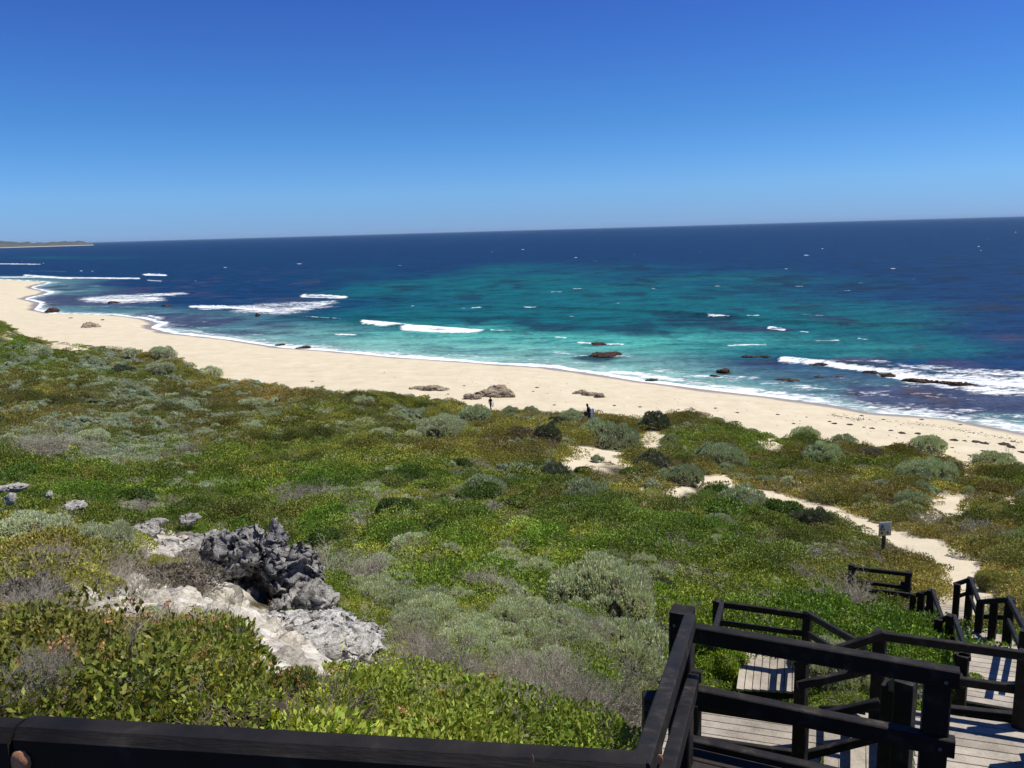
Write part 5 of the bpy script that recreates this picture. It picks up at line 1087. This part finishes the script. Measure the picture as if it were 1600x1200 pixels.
# unnamed look-alikes: silver shrubs over the slopes
def zone_fill(n, kind, group, label, sampler, wrange, hf=.8, sep=.55):
    k_ = 0; tries = 0
    while k_ < n and tries < n * 12:
        tries += 1; px, py = sampler()
        p, t = at_ground(px, py)
        if t > 400 or sand_mask(np.array([p[0]]), np.array([p[1]]), np.array([p[2]]))[0] > .4: continue
        if not bool(ground_z(np.array([p[0]]), np.array([p[1]]))[1][0]): continue
        rad = random.uniform(*wrange)
        if seg_dist(p[:1], p[1:2], PATH_W)[0] < rad + 1.2 or math.hypot(p[0] - SIGN[0], p[1] - SIGN[1]) < 1.8 + rad: continue
        if any((p[0] - a) ** 2 + (p[1] - b) ** 2 < (rad * .8 + c_) ** 2 for a, b, c_ in ROCKS if c_ > .15 and a * a + b * b < 300): continue
        if kind == 'H' and p[0] ** 2 + p[1] ** 2 < 400: continue
        if any((p[0] - a) ** 2 + (p[1] - b) ** 2 < (sep * (rad + c_)) ** 2 for a, b, c_ in SHR): continue
        shrub_w(p[0], p[1], p[2], rad, kind, label, group, hf, 2 * rad * F / t); k_ += 1
def left_heath():
    while True:
        px = random.uniform(-40, 660); py = random.uniform(555, 735)
        top = np.interp(px, [0, 250, 450, 660], [560, 600, 635, 650])
        if py < top: continue
        n_ = fbm(np.array([px / 110]), np.array([py / 22]), o=3, s=500)[0]
        if random.random() < np.clip(.55 + 1.6 * n_ - max(0, py - 690) * .012, 0, 1): return px, py
def mid_slope():
    while True:
        px = random.uniform(200, 1200); py = random.uniform(735, 880)
        if fbm(np.array([px / 90]), np.array([py / 30]), o=2, s=510)[0] > .08: return px, py
def all_slope():
    px = random.uniform(-40, 1640); py = random.uniform(660, 960)
    return px, max(py, 690 if px < 1200 else 740)
zone_fill(175, 'S', 'silver heath shrubs on the distant slope', 'silver green shrub of the heath covering the distant slope below the cove', left_heath, (.4, 1.1), .72, .42)
zone_fill(52, 'S', 'silver shrubs dotted over the middle slope', 'small silver shrub dotted in the bright green cover of the middle slope', mid_slope, (.15, .65), 1.0, .6)
def near_slope2():
    px, py = random.uniform(560, 1040), random.uniform(870, 1150)
    return (px, py) if px > 640 or py < 950 else (px + 260, py)
def near_slope():
    px, py = random.uniform(480, 1040), random.uniform(870, 1050)
    return (px, py) if px > 640 or py < 950 else (px + 240, py)
zone_fill(78, 'S', 'dusty silver shrubs crowding the near slope', 'small dusty silver shrub in the thicket between the limestone and the landing', near_slope, (.16, .46), 1.25, .5)
zone_fill(48, 'T', 'dead twiggy shrubs crowding the near slope', 'small dead twiggy shrub in the thicket between the limestone and the landing', near_slope2, (.18, .46), 1.2, .45)
zone_fill(110, 'T', 'grey twiggy shrubs dotted over the slopes', 'small grey twiggy shrub dotted among the green cover', all_slope, (.3, 1.0), .85, .8)
def right_dune():
    px = random.uniform(1080, 1640); return px, random.uniform(np.interp(px, [1080, 1600], [690, 765]), 860)
zone_fill(16, 'M', 'dark silver shrubs on the seaward dune', 'small dark silver shrub on the brown heath of the seaward dune', right_dune, (.35, .9), 1.1, 1.0)
def dome_slope():
    while True:
        px = random.uniform(-20, 1300); py = random.uniform(730, 900)
        if fbm(np.array([px / 120]), np.array([py / 36]), o=2, s=520)[0] > .0: return px, py
zone_fill(60, 'H', 'green mounding shrubs over the middle slope', 'low mounded green shrub rising from the green cover of the slope', dome_slope, (.4, 1.1), .8, .7)
zone_fill(20, 'B', 'dusky brown shrubs dotted over the slopes', 'small dusky brown shrub dotted among the ground cover', all_slope, (.3, .7), .6, .9)

# ------------------------------------------------------------------ ground cover (stuff): one point per clump
def ring_points(R0, R1, s, a0=-.86, a1=.86):
    P = []; R = R0
    while R < R1:
        st = s(R) if callable(s) else s; n = max(3, int((a1 - a0) * R / st)); a = a0 + (np.arange(n) + RNG.random(n)) * (a1 - a0) / n
        rr = R + (RNG.random(n) - .5) * st; P.append(np.stack([rr * np.sin(a), rr * np.cos(a)], 1)); R += st * .88
    return np.concatenate(P)
shr = np.array(SHR)
def cover(R0, R1, s):
    P = ring_points(R0, R1, s); x, y = P[:, 0], P[:, 1]; sd = shore_sd(x, y); z, dn = ground_z(x, y, sd); px, py = to_pixels(x, y, z)
    kk = 1 + np.clip((np.hypot(x, y) - 20) / 40, 0, 1.4) / np.hypot(x, y); k2_ = 1 + .35 / np.hypot(x, y)
    sand = np.maximum(sand_mask(x, y, z), .85 * sand_mask(x * kk, y * kk, z)); k3_ = 1 + .7 / np.hypot(x, y); k4_ = 1 + 2.2 * sstep(20, 50, np.hypot(x, y)) / np.hypot(x, y); sand = np.maximum(sand, .9 * sand_mask(x * k4_, y * k4_, z)); scr = np.maximum(np.maximum(scree_mask(x, y, z), scree_mask(x * k2_, y * k2_, z) * .9), scree_mask(x * k3_, y * k3_, z) * .7 * (np.hypot(x, y) > 6.6)); ok = dn & (RNG.random(len(x)) > np.clip(sand * 1.3, 0, .97)) & (RNG.random(len(x)) > scr * 1.9)
    for sh in (0.0, .45, .9, 1.35, 1.8):
        kq = 1 + sh * sstep(14, 26, np.hypot(x, y)) / np.hypot(x, y); ok &= ~(seg_dist(x * kq, y * kq, PATH_W) < path_w(np.hypot(x, y)) * (.95 - .12 * sh) + .12)
    for q, zt in DECKQ:
        ins = inside_poly(x, y, q) | ((seg_dist(x, y, q, True) < .12)); ok &= ~(ins & (z > zt - .9))
    ok &= ~((np.hypot(x, y) < 9.5) & (seg_dist(x, y, np.array([A[:2], D(1005, 1200, 1.8)[:2]])) < .35))
    ok &= RNG.random(len(x)) > .75 * np.exp(-(((px - 215) / 120) ** 2 + ((py - 905) / 48) ** 2)) * (np.hypot(x, y) < 15)
    for a_, b_, c_ in CLEAR: ok &= ~(((x - a_) ** 2 + (y - b_) ** 2) < c_ * c_)
    # clear a little under the hearts of the shrubs
    return x[ok], y[ok], z[ok], px[ok], py[ok]
ROCKC = at_R(400, 925, 8.8)
CLEAR = [(SIGN[0], SIGN[1], .5), (SIGN[0] * .975, SIGN[1] * .975, .7), (SIGN[0] * .95, SIGN[1] * .95, .6)] + [(a, b, c * .9) for a, b, c in ROCKS if math.hypot(a, b) < 16 and c > .12] + [(a, b, c * .62) for (a, b, c), k_ in zip(SHR, KND) if (math.hypot(a, b) < 45 and k_ != 'F')]
def tint_field(x, y, px, py):
    R = np.hypot(x, y); n1 = fbm(x / 4.5, y / 4.5, o=3, s=600); n2 = fbm(x / 1.1, y / 1.1, o=2, s=610); n3 = fbm(x / 16, y / 16, o=2, s=620)
    c = np.tile(np.array([.092, .152, .018]), (len(x), 1))
    def bl(cx, cy, a, b, s=1): return np.clip(s * np.exp(-(((px - cx) / a) ** 2 + ((py - cy) / b) ** 2)), 0, 1)
    def mx(col, w_):
        nonlocal c; w_ = np.clip(w_, 0, 1)[:, None]; c = c * (1 - w_) + np.array(col)[None] * w_
    mx((.175, .23, .030), (1 - sstep(3.5, 8, R)) * .8 * (1 - .75 * sstep(680, 800, px)))                               # bright near leaves
    mx((.088, .100, .027), bl(250, 640, 520, 75) * .95)                               # olive heath
    mx((.105, .095, .028), bl(1420, 760, 230, 62, 1.3) * (.75 + n1)); mx((.115, .105, .024), bl(1540, 850, 110, 70, 1.2) * (.7 + n1))
    mx((.15, .115, .045), bl(830, 700, 170, 30, 1.1) * (.8 + n1)); mx((.16, .135, .055), bl(1000, 760, 130, 40) * .7)
    mx((.17, .155, .05), bl(420, 605, 150, 18, 1.1)); mx((.17, .15, .055), bl(900, 660, 260, 16, .9)); mx((.18, .13, .05), bl(280, 560, 120, 14, .8)); mx((.21, .17, .05), bl(430, 630, 60, 14, .8))
    pd = seg_dist(x, y, PATH_W); mx((.20, .19, .055), (1 - sstep(1.0, 3.6, pd)) * .85 * (px > 1120)); mx((.20, .185, .06), bl(1290, 775, 150, 20, .8))
    mx((.085, .135, .018), bl(1220, 850, 110, 45, 1.0)); mx((.10, .098, .024), bl(1420, 880, 70, 28, 1.0)); mx((.13, .105, .03), bl(60, 880, 110, 60, .8)); mx((.105, .112, .025), bl(150, 1025, 260, 70, .9)); mx((.17, .13, .04), bl(200, 1010, 260, 60, .9) * np.clip(n2 * 2.2, 0, 1)); mx((.17, .13, .04), bl(60, 1060, 120, 50, .5) * (.6 + n2))
    mx((.135, .13, .035), np.clip((n1 - .10) * 2.6, 0, .8) * (.35 + .65 * sstep(12, 30, R))); mx((.075, .105, .018), np.clip((-n1 - .22) * 3, 0, .7)); mx((.15, .085, .04), np.clip((n2 + n3 - .72) * 2, 0, .45)); mx((.18, .20, .035), np.clip((n2 * .9 - n3 - .45) * 2, 0, .6))
    n4 = fbm(x / 2.7, y / 2.7, o=2, s=670); return c * np.array([[2.08, 1.82, 1.85]]) * (1 + .40 * n4[:, None]) * (1 + .22 * n2[:, None]) * (1 + RNG.normal(0, .09, (len(x), 1)))
PTS = []
def scatter_obj(name, label, x, y, z, idx, scale, tint, tilt=.25, cat='ground cover', sz=None):
    me = bpy.data.meshes.new(name); V = np.stack([x, y, z], 1).astype(np.float32); me.vertices.add(len(V)); me.vertices.foreach_set('co', V.ravel())
    a = me.attributes.new('idx', 'INT', 'POINT'); a.data.foreach_set('value', idx.astype(np.int32))
    a = me.attributes.new('rot', 'FLOAT_VECTOR', 'POINT'); r = np.stack([RNG.normal(0, tilt, len(x)), RNG.normal(0, tilt, len(x)), RNG.uniform(0, 6.28, len(x))], 1); a.data.foreach_set('vector', r.astype(np.float32).ravel())
    a = me.attributes.new('scl', 'FLOAT_VECTOR', 'POINT'); sc = np.stack([scale, scale, scale * (1 if sz is None else sz)], 1); a.data.foreach_set('vector', sc.astype(np.float32).ravel())
    addcol(me, 'tint', np.clip(tint, .003, .9)); o = link(name, me); md = o.modifiers.new('scatter', 'NODES'); md.node_group = SG; tag(o, label, cat, kind='stuff'); return o
SG = bpy.data.node_groups.new('scatter', 'GeometryNodeTree')
SG.interface.new_socket('Geometry', in_out='INPUT', socket_type='NodeSocketGeometry'); SG.interface.new_socket('Geometry', in_out='OUTPUT', socket_type='NodeSocketGeometry')
N_ = SG.nodes; gi, go = N_.new('NodeGroupInput'), N_.new('NodeGroupOutput'); iop = N_.new('GeometryNodeInstanceOnPoints'); ci = N_.new('GeometryNodeCollectionInfo'); ci.inputs['Collection'].default_value = PC; ci.inputs['Separate Children'].default_value = True; ci.inputs['Reset Children'].default_value = True
def na(n_, t):
    nd = N_.new('GeometryNodeInputNamedAttribute'); nd.data_type = t; nd.inputs[0].default_value = n_; return [o for o in nd.outputs if o.enabled][0]
e2r = N_.new('FunctionNodeEulerToRotation'); SG.links.new(na('rot', 'FLOAT_VECTOR'), e2r.inputs[0])
m2p = N_.new('GeometryNodeMeshToPoints'); SG.links.new(gi.outputs[0], m2p.inputs[0])
SG.links.new(m2p.outputs[0], iop.inputs['Points']); SG.links.new(ci.outputs[0], iop.inputs['Instance']); iop.inputs['Pick Instance'].default_value = True
SG.links.new(na('idx', 'INT'), iop.inputs['Instance Index']); SG.links.new(e2r.outputs[0], iop.inputs['Rotation']); SG.links.new(na('scl', 'FLOAT_VECTOR'), iop.inputs['Scale']); SG.links.new(iop.outputs[0], go.inputs[0])
def pick(L, n): return np.array(L)[RNG.integers(0, len(L), n)]
# nearest: lance-leaved rosettes
x, y, z, px, py = cover(2.6, 7.5, .22); w_ = RNG.random(len(x)) < (1 - sstep(5.5, 7.5, np.hypot(x, y))) * np.where(px < 760, 1, .08) * (py > np.interp(px, [0, 340, 375, 600, 700, 830], [965, 985, 1062, 1062, 1095, 1120]))
scatter_obj('lance_leaf_cover', 'bright green and yellow lance leaved plants just beyond the near rail', x[w_], y[w_], z[w_] - .06, pick(I_ROS, w_.sum()), RNG.uniform(.17, .25, w_.sum()), tint_field(x[w_], y[w_], px[w_], py[w_]) * np.array([[1.35, 1.4, 1.5]]), .15)
x, y, z, px, py = cover(2.6, 13, .21); w_ = RNG.random(len(x)) < np.clip(.85 + sstep(5, 7, np.hypot(x, y)), 0, 1); x, y, z, px, py = (q[w_] for q in (x, y, z, px, py))
t_ = tint_field(x, y, px, py); g_ = (RNG.random(len(x)) < .10 + .15 * (py > 1050)); ix = pick(I_NEAR, len(x)); ix[g_] = pick(I_TWG, g_.sum()); t_[g_] = vary((.40, .36, .29), g_.sum(), .2, .04); pn = fbm(x / 1.3, y / 1.3, o=2, s=630); s_ = (pn > .28) & (px > 450) & (np.hypot(x, y) > 7) & ~g_ & (RNG.random(len(x)) < .6); ix[s_] = pick(I_SLN, s_.sum()); t_[s_] = vary(SILV, s_.sum(), .1, .03)
scatter_obj('near_ground_cover', 'small leaved green mat with dry twigs on the near slope', x, y, z - .04, ix, RNG.uniform(.24, .42, len(x)) * (1 - .35 * (px < 620) * (py > 930) * (np.hypot(x, y) > 4.9)), t_)
x, y, z, px, py = cover(13, 36, .34); t_ = tint_field(x, y, px, py); rr = RNG.random(len(x)); ix = pick(I_MID, len(x)); sc = RNG.uniform(.38, .68, len(x))
pn = fbm(x / 2.6, y / 2.6, o=2, s=640); s_ = rr < np.clip((pn - .10) * 1.5, .02, .5); ix[s_] = pick(I_SIL, s_.sum()); t_[s_] = vary(SILV, s_.sum(), .10, .03); sc[s_] *= .55
md_ = (fbm(x / 2.1, y / 2.1, o=2, s=645) > .12) & (rr > .40) & (rr < .72) & ~s_; ix[md_] = pick(I_MND, md_.sum()); sc[md_] *= 1.25; t_[md_] *= RNG.uniform(.62, 1.05, (md_.sum(), 1)) * np.array([[.85, 1, 1]])
g_ = (rr > np.where(fbm(x / 3.1, y / 3.1, o=2, s=646) > .15, .72, .93)); ix[g_] = pick(I_TWG, g_.sum()); t_[g_] = vary((.36, .32, .28), g_.sum(), .2, .04); b_ = (rr > .70) & (rr < .735); ix[b_] = pick(I_GRS, b_.sum()); t_[b_] = vary((.50, .46, .24), b_.sum(), .15, .04); sc[b_] *= .5
scatter_obj('slope_ground_cover', 'green and olive mat of low coastal plants over the middle slope', x, y, z, ix, sc, t_)
x, y, z, px, py = cover(36, 85, .58); t_ = tint_field(x, y, px, py); rr = RNG.random(len(x)); ix = pick(I_FAR, len(x)); sc = RNG.uniform(.6, 1.05, len(x))
pn = fbm(x / 5, y / 5, o=3, s=650); lh = np.exp(-(((px - 250) / 420) ** 2 + ((py - 650) / 60) ** 2)); s_ = rr < np.clip((pn - .14 + .42 * lh) * 1.6, .015, .75); ix[s_] = pick(I_SIL, s_.sum()); t_[s_] = vary(SILV2, s_.sum(), .12, .03); sc[s_] *= .62
md_ = (fbm(x / 3.0, y / 3.0, o=2, s=655) > .15) & (rr > .5) & (rr < .9) & ~s_; ix[md_] = pick(I_MND, md_.sum()); t_[md_] *= RNG.uniform(.65, 1.0, (md_.sum(), 1))
g_ = rr > .94; ix[g_] = pick(I_TWG, g_.sum()); t_[g_] = vary((.32, .28, .25), g_.sum(), .2, .04)
scatter_obj('dune_ground_cover', 'olive and brown mat of low coastal plants over the dunes', x, y, z, ix, sc, t_)
x, y, z, px, py = cover(85, 330, lambda R: .62 + .004 * (R - 85)); w_ = (px < 900); x, y, z, px, py = (q[w_] for q in (x, y, z, px, py)); t_ = tint_field(x, y, px, py) * .97; rr = RNG.random(len(x)); ix = pick(I_FAR, len(x)); sc = RNG.uniform(.7, 1.2, len(x))
pn = fbm(x / 6, y / 6, o=3, s=660); s_ = rr < np.clip((pn + .12) * 1.4, .05, .75) * (py > 540); ix[s_] = pick(I_SIL, s_.sum()); t_[s_] = vary(SILV2, s_.sum(), .12, .03); sc[s_] *= .75
scatter_obj('distant_ground_cover', 'silver and olive heath over the distant dunes beside the cove', x, y, z, ix, sc, t_)
# sparse creepers and dead grass on the bare sand of the blowouts
P = ring_points(20, 110, .9, -.7, .7); x, y = P[:, 0], P[:, 1]; z, dn = ground_z(x, y); sm = sand_mask(x, y, z); pd = seg_dist(x, y, PATH_W); w_ = dn & (sm > .3) & (pd > 1.1) & (RNG.random(len(x)) < .22); x, y, z = x[w_], y[w_], z[w_]
scatter_obj('sand_creepers', 'sparse dry creepers and grass on the bare dune sand', x, y, z, np.where(RNG.random(len(x)) < .6, pick(I_TWG, len(x)), pick(I_FAR, len(x))), RNG.uniform(.18, .4, len(x)), vary((.24, .17, .09), len(x), .2, .08))
# dead sticks in front of the near rail
P = ring_points(2.8, 10, .30, -.7, .5); x, y = P[:, 0], P[:, 1]; z, dn = ground_z(x, y); px, py = to_pixels(x, y, z); w_ = (RNG.random(len(x)) < .05 + .16 * fbm(x / .8, y / .8, o=2, s=730).clip(0, 1) + .5 * np.exp(-(((px - 850) / 140) ** 2 + ((py - 1130) / 60) ** 2)) + .45 * np.exp(-(((px - 50) / 110) ** 2 + ((py - 1100) / 30) ** 2)) + .9 * np.exp(-(((px - 210) / 100) ** 2 + ((py - 905) / 50) ** 2)))
x, y, z = x[w_], y[w_], z[w_]
scatter_obj('dead_sticks', 'pale grey dead sticks and twigs among the nearest plants', x, y, z, pick(I_TWG, len(x)), RNG.uniform(.18, .36, len(x)), vary((.50, .46, .40), len(x), .2, .03))
print('points done', len(SHR))

P = ring_points(4.0, 14.5, .085, -.62, -.02); x, y = P[:, 0], P[:, 1]; z, dn = ground_z(x, y); sm = scree_mask(x, y, z); w_ = (RNG.random(len(x)) < sm * .75) & (fbm(x / .4, y / .4, o=2, s=700) > -.15); x, y, z = x[w_], y[w_], z[w_]
gs_ = np.clip(.5 + fbm(x / .6, y / .6, o=2, s=710), 0, 1)[:, None]; tt = np.array([[.68, .65, .58]]) * (1 - .62 * gs_ * (RNG.random((len(x), 1)) < .5)) 
scatter_obj('limestone_rubble', 'pale broken limestone rubble littering the knoll', x, y, z, pick(I_PEB, len(x)), RNG.uniform(.018, .075, len(x)) * (1 + 1.3 * (RNG.random(len(x)) < .12)), tt, .5, cat='rubble')

P = ring_points(2.8, 8.5, .16, -.75, .45); x, y = P[:, 0], P[:, 1]; z, dn = ground_z(x, y); px, py = to_pixels(x, y, z); fd = np.exp(-(((px - 250) / 150) ** 2 + ((py - 1030) / 45) ** 2)) + .8 * np.exp(-(((px - 690) / 70) ** 2 + ((py - 1140) / 30) ** 2)) + .5 * np.exp(-(((px - 60) / 90) ** 2 + ((py - 1090) / 40) ** 2)) + .5 * np.exp(-(((px - 450) / 60) ** 2 + ((py - 1095) / 25) ** 2))
w_ = (RNG.random(len(x)) < .6 * fd * np.clip(.6 + 1.4 * fbm(x / .5, y / .5, o=2, s=720), 0, 1)) & (scree_mask(x, y, z) < .3); x, y, z = x[w_], y[w_], z[w_]
scatter_obj('rusty_flower_heads', 'small rust coloured flower heads over the leafy plants by the near rail', x, y, z + .13, pick(I_FLW, len(x)), RNG.uniform(.5, .8, len(x)), vary((.46, .27, .11), len(x), .2, .06), .15, cat='flowers')

# ------------------------------------------------------------------ clear sea air: one closed box of thin even haze
HZ = 64000.0; hv_ = [(sx_ * HZ, sy_ * HZ, z_) for z_ in (-4.0, 90.0) for sx_, sy_ in ((-1, -1), (1, -1), (1, 1), (-1, 1))]
me = bpy.data.meshes.new('haze'); me.from_pydata(hv_, [], [(3, 2, 1, 0), (4, 5, 6, 7), (0, 1, 5, 4), (1, 2, 6, 5), (2, 3, 7, 6), (3, 0, 4, 7)]); me.update()
hm = bpy.data.materials.new('haze'); hm.use_nodes = True; hn = hm.node_tree; hn.nodes.remove(hn.nodes['Principled BSDF'])
pv = hn.nodes.new('ShaderNodeVolumePrincipled'); pv.inputs['Color'].default_value = (.50, .74, 1, 1); pv.inputs['Density'].default_value = 2.0e-5; hn.links.new(pv.outputs[0], hn.nodes['Material Output'].inputs['Volume'])
tag(link('haze', me, mat=hm), kind='stuff')
